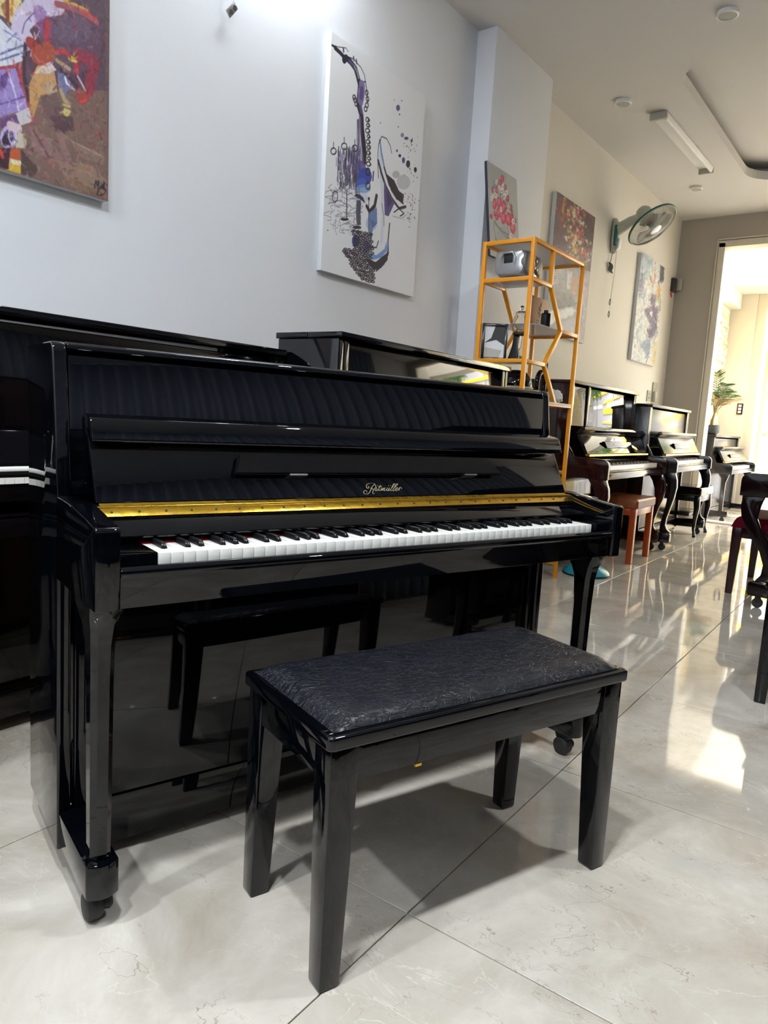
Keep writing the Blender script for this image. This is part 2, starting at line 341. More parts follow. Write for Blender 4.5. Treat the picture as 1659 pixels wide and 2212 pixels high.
for nm, x, sg, sd, par in (('stone_cladding', XW2, 1, 3, 'wall_vestibule_left'), ('stone_cladding', XR, -1, 4, 'wall_vestibule_right')):
    o = cladding(nm, x, sg, sd); o.parent = bpy.data.objects[par]; o['kind'] = 'stuff'
# folding gate
gt = thing('folding_gate', 'white folding metal gate with upright pickets at the street end of the vestibule', 'gate', (0.2, 11.95, VZ))
for k in range(52):
    x = -2.25+k*0.085
    if k > 12 and k < 40: continue
    B(x, x+0.016, -0.01, 0.01, 0.05, 2.9).build('picket', M['white'], gt)
for z0 in (0.03, 1.18, 2.05, 2.90):
    B(-2.27, -1.16, -0.014, 0.014, z0, z0+0.07).build('rail', M['white'], gt); B(1.15, 2.2, -0.014, 0.014, z0, z0+0.07).build('rail', M['white'], gt)
for x in (-2.30, -1.18, 1.13, 2.18): B(x, x+0.05, -0.02, 0.02, 0.0, 2.98).build('stile', M['frame'], gt)
gt['category'] = 'gate'
struct(B(-14, 14, 12.1, 26, VZ-0.2, VZ-0.03).build('ground', M['asphalt']))
bl = thing('shop_building', 'far shop building across the street with yellow sign bands', 'building', (0.5, 22, VZ-0.03))
B(-11, 11, 0, 3, 0, 7.5).build('facade', M['facade'], bl)
for z0, z1, a, b in ((2.2, 2.75, -8, 3), (3.3, 3.5, -8, 3), (4.3, 4.55, -9, 8), (1.2, 1.35, -8, 3)): B(a, b, -0.12, -0.0, z0, z1).build('sign_band', M['yellow'], bl)
for k in range(4): B(-7.5+k*3.6, -5.2+k*3.6, -0.06, 0.0, 2.85, 3.25).build('window', M['white'], bl)
def tree(x, y, h, r, label):
    t = thing('street_tree', label, 'tree', (x, y, VZ-0.03)); MB().tube([(0, 0, 0), (0.1, 0, h*0.4), (0, 0.1, h*0.7)], [0.16, 0.12, 0.07], 8).build('trunk', M['stem'], t, smooth=60)
    rr = random.Random(int(x*10)); mb = MB()
    for k in range(900):
        d = Vector((rr.gauss(0, 1), rr.gauss(0, 1), rr.gauss(0, .8))).normalized()*r*rr.uniform(0.45, 1.0); c = Vector((0, 0, h))+d
        a = Vector((rr.gauss(0, 1), rr.gauss(0, 1), rr.gauss(0, 1))).normalized()*0.16; b = a.cross(d).normalized()*0.10
        mb.add([c-a, c+b, c+a, c-b], [(0, 1, 2, 3)])
    o = mb.build('foliage', M['tree'], t); o['kind'] = 'stuff'
tree(3.2, 17.5, 4.6, 1.6, 'leafy street tree nearer the gate, to the right of the sign bands'); tree(6.3, 19.5, 5.2, 1.9, 'taller leafy street tree before the end of the shop building')
# ------------------------------------------------------------------ curtain along the right wall (seen in the piano's gloss)
cb = MB(); npl = 320; y0, y1 = -1.5, 6.5; top = []; bot = []
rings = []
for z in (0.03, 3.33):
    rings.append([(XR-0.10+0.065*math.sin(2*math.pi*k/8), y0+(y1-y0)*k/npl, z) for k in range(npl+1)])
n = npl+1
cb.add(rings[0]+rings[1], [(k, k+1, n+k+1, n+k) for k in range(npl)])
cur = cb.build('pleated_curtain', M['curtain'], smooth=60); tag(cur, 'long grey-blue pleated curtain hanging along the right-hand wall', 'curtain')
sol = cur.modifiers.new('thick', 'SOLIDIFY'); sol.thickness = 0.003
cr = MB().bar((XR-0.10, y0-0.05, 3.36), (XR-0.10, y1+0.05, 3.36), 0.03).build('curtain_rail', M['white']); tag(cr, 'white rail the grey-blue curtain hangs from', 'rail')
# lit fixtures for the lamps
for i, (lx, ly, lp) in enumerate(LIT):
    t = thing('downlight', ['round lit downlight in the ceiling straight above the black bench', 'round lit downlight in the ceiling above the camera', 'round lit downlight in the ceiling just behind the one above the camera', 'round lit downlight in the ceiling nearest the back wall'][i], 'light', (lx, ly, CEIL), group='lit round ceiling downlights')
    MB().lathe([(0.075, 0), (0.085, -0.004), (0.085, -0.02), (0.072, -0.024), (0.070, -0.010)], (0, 0, 0), 28, closed=False).build('rim', M['white'], t, smooth=40)
t = thing('wall_lamp', 'white lamp bar on the left wall, above the top edge of the picture', 'light', (XW, 2.35, 3.335))
B(0, 0.03, -0.46, 0.46, -0.03, 0.05).build('bracket', M['white'], t, bevel=0.004); MB().bar((0.02, 0, 0.03), (0.30, 0, 0.01), 0.03).build('arm', M['white'], t)
B(0.15, 0.31, -0.46, 0.46, 0.0, 0.02).build('shade', M['white'], t, bevel=0.004)
# unlit ceiling fittings
LAB = ['largest of the three unlit round surface lights, nearest the picture top edge', 'unlit round surface light between the pillar and the tube fitting', 'small unlit round surface light beyond the tube fitting']
pr_ = None
for i, (x, y) in enumerate(((-1.25, 4.70), (-2.146, 5.544), (-2.173, 7.75))):
    if pr_ is None:
        t = thing('ceiling_light', LAB[i], 'light', (x, y, CEIL), group='unlit round ceiling lights')
        MB().lathe([(0.058, 0), (0.060, -0.006), (0.060, -0.022), (0.052, -0.026), (0.050, -0.020)], (0, 0, 0), 36, closed=False).build('rim', M['white'], t, smooth=40)
        MB().lathe([(0.050, -0.021), (0.03, -0.0225), (0.0005, -0.023)], (0, 0, 0), 36, closed=False).build('diffuser', M['grey'], t, smooth=60); pr_ = t
    else: dup(pr_, (x, y, CEIL), label=LAB[i])
t = thing('tube_light', 'long unlit linear ceiling light with open white reflector', 'light', (-1.975, 6.55, CEIL), math.radians(-0.8))
B(-0.065, 0.065, -0.68, 0.68, -0.012, 0.0).build('reflector', M['white'], t, bevel=0.003)
MB().prism([(0.035, -0.012), (0.075, -0.012), (0.062, -0.055), (0.045, -0.055)], 'y', -0.67, 0.67).build('tube', M['white'], t, bevel=0.006)
for s_ in (-1, 1): B(-0.06, 0.07, s_*0.69-0.015, s_*0.69+0.015, -0.055, 0).build('end_cap', M['grey'], t, bevel=0.004)

# ------------------------------------------------------------------ painted canvases (flat artwork as colour on a fine mesh)
class Art:
    def __init__(s, nx, ny, quad, base):
        s.nx, s.ny = nx, ny; s.im = np.zeros((ny, nx, 3)); s.im[:] = base
        A = []; b = []
        for (X_, Y_), (u, v) in zip(quad, ((0, 1), (1, 1), (1, 0), (0, 0))):
            A += [[X_, Y_, 1, 0, 0, 0, -u*X_, -u*Y_], [0, 0, 0, X_, Y_, 1, -v*X_, -v*Y_]]; b += [u, v]
        s.H = np.append(np.linalg.solve(np.array(A, float), b), 1).reshape(3, 3)
        s.sc = nx/max(1, (quad[1][0]-quad[0][0])); s.iy, s.ix = np.mgrid[0:ny, 0:nx]
    def uv(s, pts):
        P = np.c_[np.array(pts, float), np.ones(len(pts))] @ s.H.T
        return np.c_[P[:, 0]/P[:, 2]*(s.nx-1), P[:, 1]/P[:, 2]*(s.ny-1)]
    def blend(s, y0, y1, x0, x1, m, c, a):
        r = s.im[y0:y1, x0:x1]; m = (m*a)[..., None]; r[:] = r*(1-m)+np.array(c, float)*m
    def bb(s, p, pad):
        x0 = int(max(0, p[:, 0].min()-pad)); x1 = int(min(s.nx, p[:, 0].max()+pad+2)); y0 = int(max(0, p[:, 1].min()-pad)); y1 = int(min(s.ny, p[:, 1].max()+pad+2))
        return x0, x1, y0, y1
    def F(s, c, *pts, a=1):
        p = s.uv(pts); x0, x1, y0, y1 = s.bb(p, 1)
        if x1 <= x0 or y1 <= y0: return
        gx = s.ix[y0:y1, x0:x1]; gy = s.iy[y0:y1, x0:x1]; ins = np.zeros(gx.shape, bool)
        for i in range(len(p)):
            (xa, ya), (xb, yb) = p[i-1], p[i]
            if abs(yb-ya) < 1e-9: continue
            ins ^= ((ya > gy) != (yb > gy)) & (gx < (xb-xa)*(gy-ya)/(yb-ya)+xa)
        s.blend(y0, y1, x0, x1, ins.astype(float), c, a)
    def L(s, w, c, *pts, a=1):
        p = s.uv(pts); hw = max(0.45, w*s.sc/2); x0, x1, y0, y1 = s.bb(p, hw+1)
        if x1 <= x0 or y1 <= y0: return
        gx = s.ix[y0:y1, x0:x1].astype(float); gy = s.iy[y0:y1, x0:x1].astype(float); d = np.full(gx.shape, 1e9)
        for i in range(len(p)-1):
            ax, ay = p[i]; bx, by = p[i+1]-p[i]; q = bx*bx+by*by+1e-9
            t = np.clip(((gx-ax)*bx+(gy-ay)*by)/q, 0, 1); d = np.minimum(d, np.hypot(gx-ax-t*bx, gy-ay-t*by))
        s.blend(y0, y1, x0, x1, np.clip(hw+0.5-d, 0, 1), c, a)
    def E(s, c, cx, cy, rx, ry, a=1): s.F(c, *[(cx+rx*math.cos(t*.483), cy+ry*math.sin(t*.483)) for t in range(13)], a=a)
    def R(s, w, c, cx, cy, rx, ry): s.L(w, c, *[(cx+rx*math.cos(t*.6283), cy+ry*math.sin(t*.6283)) for t in range(11)])
    def daub(s, n, ln, w, jit, a, seed=3):
        r = np.random.RandomState(seed)
        for k in range(n):
            x = r.randint(s.nx); y = r.randint(s.ny); c = np.clip(s.im[y, x]+r.randn(3)*jit*0.5+r.randn()*jit, 0, 255); t = r.rand()*6.28; l = ln*(0.3+r.rand())
            hw = max(0.5, w*r.rand()); x1_, y1_ = x+l*math.cos(t), y+l*math.sin(t)
            x0 = int(max(0, min(x, x1_)-hw-1)); xb = int(min(s.nx, max(x, x1_)+hw+2)); y0 = int(max(0, min(y, y1_)-hw-1)); yb = int(min(s.ny, max(y, y1_)+hw+2))
            if xb <= x0 or yb <= y0: continue
            gx = s.ix[y0:yb, x0:xb].astype(float); gy = s.iy[y0:yb, x0:xb].astype(float); bx, by = x1_-x, y1_-y; q = bx*bx+by*by+1e-9
            tt = np.clip(((gx-x)*bx+(gy-y)*by)/q, 0, 1); d = np.hypot(gx-x-tt*bx, gy-y-tt*by); s.blend(y0, yb, x0, xb, np.clip(hw+0.5-d, 0, 1), c, a)
        k_ = s.im.copy(); k_[1:-1, 1:-1] = (s.im[1:-1, 1:-1]*4+s.im[:-2, 1:-1]+s.im[2:, 1:-1]+s.im[1:-1, :-2]+s.im[1:-1, 2:])/8; s.im = k_
    def obj(s, name, w, h, parent, M4):
        nx, ny = s.nx, s.ny; vx = np.linspace(0, w, nx); vz = np.linspace(0, h, ny)
        X, Z = np.meshgrid(vx, vz); co = np.c_[X.ravel(), np.zeros(nx*ny), Z.ravel()]
        me = bpy.data.meshes.new(name); idx = np.arange(nx*ny).reshape(ny, nx)
        f = np.stack([idx[:-1, :-1], idx[:-1, 1:], idx[1:, 1:], idx[1:, :-1]], -1).reshape(-1, 4)
        me.vertices.add(nx*ny); me.vertices.foreach_set('co', co.ravel()); me.loops.add(f.size); me.loops.foreach_set('vertex_index', f.ravel()); me.polygons.add(len(f))
        me.polygons.foreach_set('loop_start', np.arange(0, f.size, 4)); me.polygons.foreach_set('loop_total', np.full(len(f), 4)); me.update(); me.validate()
        ca = me.color_attributes.new('paint', 'FLOAT_COLOR', 'POINT'); v = np.clip(s.im.reshape(-1, 3)/255, 0, 1)
        v = np.where(v <= 0.04045, v/12.92, ((v+0.055)/1.055)**2.4); ca.data.foreach_set('color', np.c_[v, np.ones(len(v))].ravel())
        m = bpy.data.materials.new(name); m.use_nodes = True; nt = m.node_tree; b = nt.nodes['Principled BSDF']; at = nt.nodes.new('ShaderNodeAttribute'); at.attribute_name = 'paint'
        nt.links.new(at.outputs['Color'], b.inputs['Base Color']); b.inputs['Roughness'].default_value = 0.5
        n = nt.nodes.new('ShaderNodeTexNoise'); n.inputs['Scale'].default_value = 600; bp = nt.nodes.new('ShaderNodeBump'); bp.inputs['Strength'].default_value = 0.1; bp.inputs['Distance'].default_value = 0.002
        nt.links.new(n.outputs['Fac'], bp.inputs['Height']); nt.links.new(bp.outputs[0], b.inputs['Normal'])
        me.materials.append(m); o = bpy.data.objects.new(name, me); C.objects.link(o); o.parent = parent; o.matrix_local = M4; return o
Kk = (38, 32, 48); Vv = (84, 72, 128); Bb = (48, 70, 165); LB = (110, 150, 205); Gg = (135, 135, 145)
# -- saxophone ink drawing
rs=np.random.RandomState(4)
A = A_sax = Art(320, 440, ((198, 35), (952, 545), (855, 2140), (120, 1930)), (222, 224, 228)); A.sc *= 1.1
sax=[]
sax+=[A.L(8,Kk,(192,140),(225,165)),A.L(18,Kk,(225,168),(260,200),(290,232)),A.E(Kk,300,255,20,38),A.L(3,Kk,(192,140),(250,158),(310,165),(330,195)),A.L(8,Kk,(290,170),(292,195)),A.L(7,Kk,(372,235),(374,262)),A.L(7,Kk,(393,258),(397,288)),
 A.L(26,Kk,(315,245),(350,278),(388,330),(408,400),(425,470)),A.L(12,Gg,(372,300),(400,350),(412,400)),A.L(14,Vv,(340,270),(370,300)),A.L(4,Kk,(310,230),(370,252),(430,318),(460,380),(468,440)),A.L(6,Bb,(425,440),(470,432)),
 A.L(40,(120,110,150),(440,460),(438,530),(425,590)),A.L(22,Vv,(440,490),(435,560)),A.L(6,Kk,(412,460),(405,540),(400,600)),A.L(5,Kk,(470,445),(480,520),(488,610))]
for c in ((385,580),(395,610),(478,520),(485,570),(480,620),(378,560),(470,650)): sax.append(A.R(5,Kk,c[0],c[1],12,20))
sax+=[A.L(20,Kk,(408,620),(428,690)),A.L(20,Vv,(430,640),(442,700)),A.L(30,Kk,(437,720),(440,800),(452,900),(462,1000),(460,1070)),A.L(10,Vv,(412,740),(416,860),(414,1010)),A.L(4,Kk,(404,740),(404,960))]
sax+=[A.E((150,140,185),400,1060,60,110,.35),A.E((120,115,170),330,1080,90,90,.3),A.E((170,180,215),430,1350,60,60,.35),A.L(14,(140,130,170),(425,720),(428,900),(440,1040),a=.6),A.E((120,150,200),520,1560,45,60,.5),A.L(20,(170,185,210),(590,1000),(600,1200),(612,1500),(600,1700),a=.35)]
for i,yy in enumerate(range(735,1090,44)): sax.append(A.R(5,Kk,482+i*1.5+(i%2)*6,yy,10+(i%3)*3,18-(i%2)*5)); sax.append(A.L(7,Kk,(492+i*1.5,yy-12),(502+i*1.5,yy+5),(492+i*1.5,yy+16)))
for i in range(230):
    cx=210+220*np.sqrt(rs.rand());y0_=960+rs.rand()*300-(cx-210)*.1;ln=20+rs.rand()*90
    c=[Kk,Vv,(90,90,110),(60,50,80)][rs.randint(4)];sax.append(A.L(2+rs.rand()*5,c,(cx,y0_),(cx+rs.randn()*3,y0_+ln),a=.8))
for i in range(90):
    cx=190+230*rs.rand();y0_=1200+rs.rand()*420
    sax.append(A.L(2.5,(110,110,125),(cx,y0_),(cx+rs.randn()*30,y0_+rs.rand()*40),(cx+rs.randn()*30,y0_+rs.rand()*60),a=.8))
for cx,cy in ((215,960),(300,920),(385,935)): sax+=[A.L(4,Kk,(cx,cy-40),(cx,cy)),A.R(5,Kk,cx,cy+30,22,26)]
sax+=[A.E(Vv,430,1120,45,60,.8),A.E(Bb,465,1190,58,72),A.E((60,90,190),440,1240,40,40),A.E(LB,455,1285,60,35,.8)]
for cy in (1150,1262): sax.append(A.R(7,Kk,490,cy,17,28))
sax+=[A.L(8,Kk,(535,1150),(530,1220)),A.F(Kk,(380,1342),(400,1325),(430,1333),(455,1358),(472,1405),(440,1378),(412,1362)),A.F((75,75,95),(400,1375),(436,1380),(432,1480),(436,1575),(402,1575),(395,1480)),A.E(Kk,405,1592,35,14),
 A.L(6,Kk,(322,1300),(322,1520)),A.E(Kk,305,1530,34,12),A.R(4,Kk,228,1350,22,45),A.L(5,Kk,(498,1360),(498,1620)),A.E(Kk,498,1365,9,16)]
sax+=[A.L(4,Kk,(575,1200),(568,1050),(575,930),(600,868),(640,885),(668,940),(680,1000)),A.L(10,Kk,(585,900),(598,1000),(622,1120),(660,1250),(715,1350),(772,1398)),A.L(13,Kk,(572,1060),(598,1160),(632,1260),(682,1360),(740,1440),(792,1425)),A.L(9,LB,(588,920),(600,1020),(618,1100)),
 A.F(Kk,(640,1165),(700,1215),(740,1300),(780,1330),(772,1392),(722,1372),(672,1292)),A.F(Vv,(620,1215),(650,1300),(705,1395),(655,1505),(625,1490),(618,1300)),A.F((60,45,90),(640,1300),(690,1380),(650,1440)),A.E((165,165,172),775,1230,55,60,.6),A.E((150,150,155),715,1170,30,30,.6),A.L(6,Kk,(700,1470),(740,1440),(780,1480),(750,1500)),A.L(3,Gg,(690,1500),(760,1520),(800,1490)),
 A.L(18,Kk,(560,1340),(545,1420),(505,1468),(482,1425)),A.F((100,125,175),(500,1480),(562,1430),(566,1560),(530,1600),(522,1700),(500,1620)),A.F((70,100,160),(505,1520),(560,1560),(530,1600)),A.L(3,Kk,(620,1580),(618,1500),(600,1400)),
 A.L(8,Kk,(665,1560),(652,1700),(655,1800),(620,1880),(560,1935)),A.F(Kk,(470,1830),(555,1865),(640,1795),(655,1760),(650,1850),(600,1912),(540,1930),(500,1885)),A.F(LB,(470,1790),(560,1812),(625,1760),(640,1700),(650,1770),(600,1830),(530,1850)),A.L(6,(40,60,100),(520,1745),(560,1752),(576,1700)),A.E(Bb,395,1700,32,48),A.E((60,80,170),480,1740,30,50,.8)]
for j in range(26):
    for i in range(9):
        cx=300+i*28+rs.randn()*4+(j%2)*13;cy=1600+j*15+i*6+rs.randn()*3
        if j<11 and not 370<cx<530: continue
        if 11<=j<15 and not 300<cx<520: continue
        if j>=15 and (cx>550-(25-j)*2 or cx<320+(j-15)*10): continue
        sax.append(A.R(4.5,Kk,cx,cy,13,7))
for e in ((730,637,16,26,(95,95,120)),(765,855,14,18,Gg),(797,880,18,13,Vv),(840,900,9,12,Kk),(870,1130,12,21,Kk),(722,980,7,12,Vv),(745,1020,12,14,Kk),(775,1055,13,25,Vv),(812,1085,17,30,Kk),(742,690,5,7,Kk),(732,790,4,6,Kk),(760,580,4,5,Kk),(700,575,3,4,Kk),(590,760,4,5,Kk),(172,1618,5,5,Kk)): sax.append(A.E(e[4],*e[:4]))
for i in range(90):
    cx=830+rs.randn()*35;cy=[950,1150,1370,1500][rs.randint(4)]+rs.randn()*40;sax.append(A.E([Kk,Gg][rs.randint(2)],cx,cy,2.5+rs.rand()*3,3+rs.rand()*4,.8))
# -- abstract musical still life
rs=np.random.RandomState(4)
A = A_big = Art(640, 420, ((-4090, -4114), (1095, -784), (1071, 2005), (-3747, 557)), (100, 76, 80)); A.sc *= 3.4
big=[]
big+=[A.F((88,68,82),(-2600,-3000),(1045,-3000),(1045,900),(-2600,900)),A.F((118,92,84),(-2600,900),(1060,900),(1080,1990),(-2600,1100)),A.E((150,95,70),-900,-800,700,900,.7),A.E((180,150,90),-300,-900,300,500,.6),A.E((70,55,110),-1300,200,400,600,.8)]
big+=[A.F((206,188,140),(-400,-300),(700,-40),(450,50),(260,120),(170,300),(80,200),(-400,-100)),A.F((150,100,60),(0,60),(60,0),(90,180),(60,200)),A.L(14,(120,60,40),(70,-20),(75,220)),A.L(10,(180,120,40),(120,0),(110,150)),A.L(12,(170,60,50),(350,-20),(240,110),(150,280)),A.L(14,(200,150,80),(620,0),(720,40),(860,110)),A.L(10,(120,90,60),(230,0),(150,160)),
 A.E((84,52,72),640,480,400,430),A.E((92,66,86),700,420,320,330),A.E((110,100,125),720,300,200,150,.35),A.L(70,(190,180,205),(250,390),(195,330),(215,210),(300,120),(430,60),(560,40)),A.L(4,(90,80,130),(215,340),(240,230),(320,140),(430,85)),A.L(22,(150,80,90),(560,40),(700,75),(850,140),(960,220)),A.L(12,(190,70,70),(820,110),(960,215)),A.L(60,(120,80,140),(400,150),(450,220),(440,300),a=.6),
 A.L(24,(170,50,60),(468,220),(462,340),(470,480)),A.L(4,(200,190,190),(390,310),(330,420),(300,560)),A.L(40,(150,50,50),(300,430),(320,440)),
 A.F((196,200,212),(-300,60),(0,190),(250,450),(240,600),(0,690),(-300,700)),A.L(6,(90,90,140),(0,540),(100,500),(250,450)),A.L(6,(90,90,140),(0,600),(120,560),(240,520)),A.L(5,(120,120,160),(60,420),(160,330)),A.L(5,(110,110,150),(30,300),(200,400)),A.F((150,50,60),(-200,690),(170,640),(210,620),(120,720),(-200,800)),
 A.F((146,126,186),(-300,720),(150,680),(210,820),(270,1080),(0,1165),(-300,1100)),A.F((90,60,120),(0,760),(90,700),(60,850),(0,900)),A.L(6,(200,190,220),(80,720),(150,950),(180,1100)),A.L(5,(90,70,130),(0,1040),(250,960)),A.L(16,(170,60,70),(205,640),(190,760),(260,960),(330,1180)),
 A.F((190,186,190),(150,1130),(280,1070),(322,1210),(200,1250)),A.F((96,60,110),(0,1180),(160,1140),(180,1220),(0,1280)),A.L(14,(60,40,50),(250,440),(235,640),(240,800),(280,1000)),
 A.F((188,142,92),(460,575),(350,680),(285,850),(290,1050),(322,1185),(400,950),(570,915),(540,720)),A.F((204,194,192),(470,580),(560,700),(470,740),(340,730)),A.F((176,150,120),(400,850),(500,800),(570,900),(480,960)),A.L(60,(160,70,50),(380,560),(480,510)),A.F((104,80,80),(400,960),(560,920),(640,1100),(700,1300),(560,1280),(420,1100),a=.8),
 A.F((112,112,150),(565,720),(630,690),(740,890),(665,905),(650,1000),(575,850)),A.L(8,(225,225,235),(630,720),(660,830),(735,890)),A.L(9,(70,60,110),(580,720),(630,700)),A.L(16,(170,150,110),(600,900),(640,1000),(680,1030)),A.L(12,(60,40,50),(600,690),(760,860)),A.L(14,(200,180,120),(560,600),(690,690),a=.8),A.L(18,(210,190,60),(690,575),(750,600)),
 A.L(14,(190,50,55),(550,520),(640,512),(690,560)),A.L(46,(150,40,60),(770,550),(940,610),(900,790),(880,900),a=.75),A.L(16,(200,40,60),(755,650),(765,720)),A.F((164,58,52),(730,990),(850,920),(885,1000),(820,1050)),A.L(12,(200,60,80),(770,930),(790,900)),A.L(9,(180,170,170),(770,760),(845,900)),A.L(9,(190,175,110),(625,1045),(690,1060)),A.L(10,(195,180,110),(640,1090),(690,1110),(660,1155),(630,1120),(670,1100)),
 A.F((66,40,52),(500,1150),(720,1160),(740,1300),(560,1320),a=.6),A.F((146,110,110),(280,1250),(420,1330),(640,1580),(560,1620),(330,1500),a=.6),A.F((150,124,104),(560,1600),(900,1640),(1060,1800),(1050,1960),(700,1850),a=.7),A.F((134,112,96),(700,1400),(1040,1560),(1030,1640),(800,1560),a=.7),A.L(30,(150,120,120),(590,1330),(640,1500),(680,1580),a=.5),A.L(10,(80,50,60),(330,1300),(480,1560),a=.6),A.L(6,(160,140,120),(700,1400),(1020,1560)),A.L(5,(160,130,120),(820,1450),(760,1590),(820,1640),a=.6),A.L(20,(110,80,60),(700,1800),(1000,1940),a=.5),
 A.E((70,50,90),75,1370,85,105),A.R(12,(175,165,200),80,1370,70,100),A.R(6,(200,195,215),120,1350,40,80),A.E((40,25,50),50,1400,35,60),A.L(30,(200,180,190),(100,1250),(180,1280)),A.F((186,176,160),(180,1290),(260,1400),(250,1480),(150,1470)),
 A.F((180,80,40),(110,1470),(200,1500),(200,1600),(90,1580)),A.F((196,160,50),(90,1590),(200,1610),(200,1735),(60,1690)),A.L(16,(215,210,180),(90,1600),(200,1625)),A.F((78,58,56),(205,1480),(380,1690),(330,1760),(205,1730)),A.F((60,30,40),(-100,1480),(100,1470),(80,1690),(-100,1640)),A.L(14,(190,60,50),(0,1500),(20,1560)),
 A.L(5,(40,30,40),(935,1870),(950,1800),(965,1850),(980,1800),(975,1880),(960,1940),(1000,1850),(1005,1880),(1020,1840),(1020,1880),(1035,1810),(1030,1890),(1048,1880),(1040,1930),(980,1945))]
for i in range(160):
    cx=250+rs.rand()*780;cy=60+rs.rand()*1750;c=[(200,60,70),(60,40,60),(160,140,150),(130,100,90)][rs.randint(4)]
    a_=rs.rand()*6.28;l_=15+rs.rand()*45;big.append(A.L(3+rs.rand()*6,c,(cx,cy),(cx+l_*np.cos(a_),cy+l_*np.sin(a_)),a=.35))
# -- flowers in a cup
rs=np.random.RandomState(4)
A = A_fl = Art(100, 150, ((180, 100), (862, 600), (905, 2000), (247, 2065)), (176, 178, 176)); A.sc *= 0.75
fl=[]
R1=(206,70,100);R2=(232,120,140);R3=(150,40,60);GY=(150,152,150)
fl+=[A.E((150,150,148),400,400,300,350,.4),A.E((160,162,160),600,1700,200,300,.5)]
for cx,cy,rx,ry in ((575,540,32,60),(525,610,28,50),(330,725,28,60),(455,740,30,55),(640,710,22,50),(690,900,24,55),(380,1000,48,105),(500,965,50,105),(610,1050,50,110),(480,1165,48,90),(590,1250,52,105),(700,1255,55,110),(785,1390,42,90),(770,1200,30,55),(435,1260,30,50),(380,1190,25,50),(265,1250,18,40),(300,1260,18,45),(830,1260,15,35),(760,1060,15,60)):
    fl+=[A.E(R3,cx,cy,rx+6,ry+8),A.E(R1,cx,cy,rx,ry),A.E(R2,cx-4,cy-6,rx*.6,ry*.55),A.R(4,R1,cx,cy,rx*.35,ry*.35)]
for cx,cy in ((415,840),(615,860),(700,1060),(340,860),(535,820),(540,1100),(500,700),(590,690),(385,700),(440,590),(665,800),(300,900),(795,1280),(820,1590),(745,1530),(560,760)):
    fl+=[A.E((225,228,222),cx,cy,28,52),A.E((50,45,55),cx,cy,8,16)]
for i in range(60):
    t=rs.rand();cx=330+t*460;cy=620+t*520+rs.randn()*60;fl.append(A.L(4,(50,50,60),(cx,cy),(cx+rs.randn()*20,cy+rs.randn()*40),a=.7))
fl+=[A.L(6,(50,50,55),(370,1340),(360,1480),(390,1660),(470,1780),(550,1790),(620,1720),(670,1600),(680,1520)),A.L(8,(50,50,55),(370,1340),(480,1440),(600,1510),(700,1525)),A.L(6,(80,80,85),(390,1390),(520,1500),(640,1570),(720,1580)),A.L(10,(90,80,80),(390,1680),(440,1760),(490,1790)),A.F((110,95,90),(410,1740),(490,1790),(470,1840),(420,1820)),A.L(5,(100,100,100),(410,1760),(435,2050)),A.L(4,(130,130,130),(730,1600),(720,2000)),A.L(6,(60,60,60),(700,1420),(710,1520)),A.L(10,(215,218,215),(700,1430),(820,1700))]
# -- dark floral bouquet over a keyboard
rs=np.random.RandomState(4)
A = A_p2 = Art(100, 190, ((115, 85), (588, 435), (418, 2140), (30, 1970)), (98, 76, 80)); A.sc *= 0.75
p2=[A.F((98,76,80),(0,0),(676,0),(676,1000),(0,1000)),A.F((110,96,102),(0,900),(676,900),(676,1150),(0,1150)),A.F((158,155,162),(0,1100),(676,1300),(676,2212),(0,2212)),A.E((120,50,50),300,330,260,150,.4),A.E((60,40,46),500,700,60,300,.5)]
for i in range(300):
    cx=290+rs.randn()*75+ (0)*1;cy=300+rs.rand()*850;cx+= (cy-300)*.12
    c=[(190,50,50),(215,200,160),(220,190,90),(60,45,45),(200,120,60),(230,230,215)][rs.randint(6)];r=4+rs.rand()*13;p2.append(A.E(c,cx,cy,r,r*1.9,.85))
p2+=[A.L(26,(200,150,70),(205,170),(185,400),a=.8),A.L(20,(190,60,50),(150,400),(165,640),a=.8),A.L(30,(150,160,165),(325,260),(345,480),a=.7),A.L(14,(200,205,210),(380,330),(370,420)),
 A.F((198,200,202),(75,1160),(140,1140),(150,1400),(85,1420)),A.F((190,192,196),(155,1150),(215,1210),(215,1460),(160,1400)),A.F((205,208,210),(245,1240),(300,1260),(270,1480),(240,1480)),A.F((200,150,120),(300,1300),(380,1330),(330,1560),(280,1480),a=.7)]
for k in range(7): p2.append(A.L(4,(120,120,128),(85,1190+k*32),(140,1180+k*32)));p2.append(A.L(4,(120,120,128),(165,1200+k*34),(210,1230+k*34)))
p2+=[A.F((135,136,142),(20,1480),(300,1540),(330,1700),(60,1720)),A.F((222,224,226),(60,1740),(330,1690),(320,1800),(140,1860),(60,1900)),A.F((178,182,190),(150,1880),(320,1820),(420,2140),(150,2000))]
for k in range(7): p2.append(A.L(7,(70,70,76),(70+k*34,1600-k*4),(150+k*30,1740-k*8)))
for k in range(10): p2.append(A.L(4,(120,120,130),(150+k*18,1830-k*5),(150+k*18,1880-k*5)))
p2+=[A.E((190,170,180),430,1480,40,150,.6),A.L(8,(230,225,225),(420,1620),(440,1740),(410,1860))]
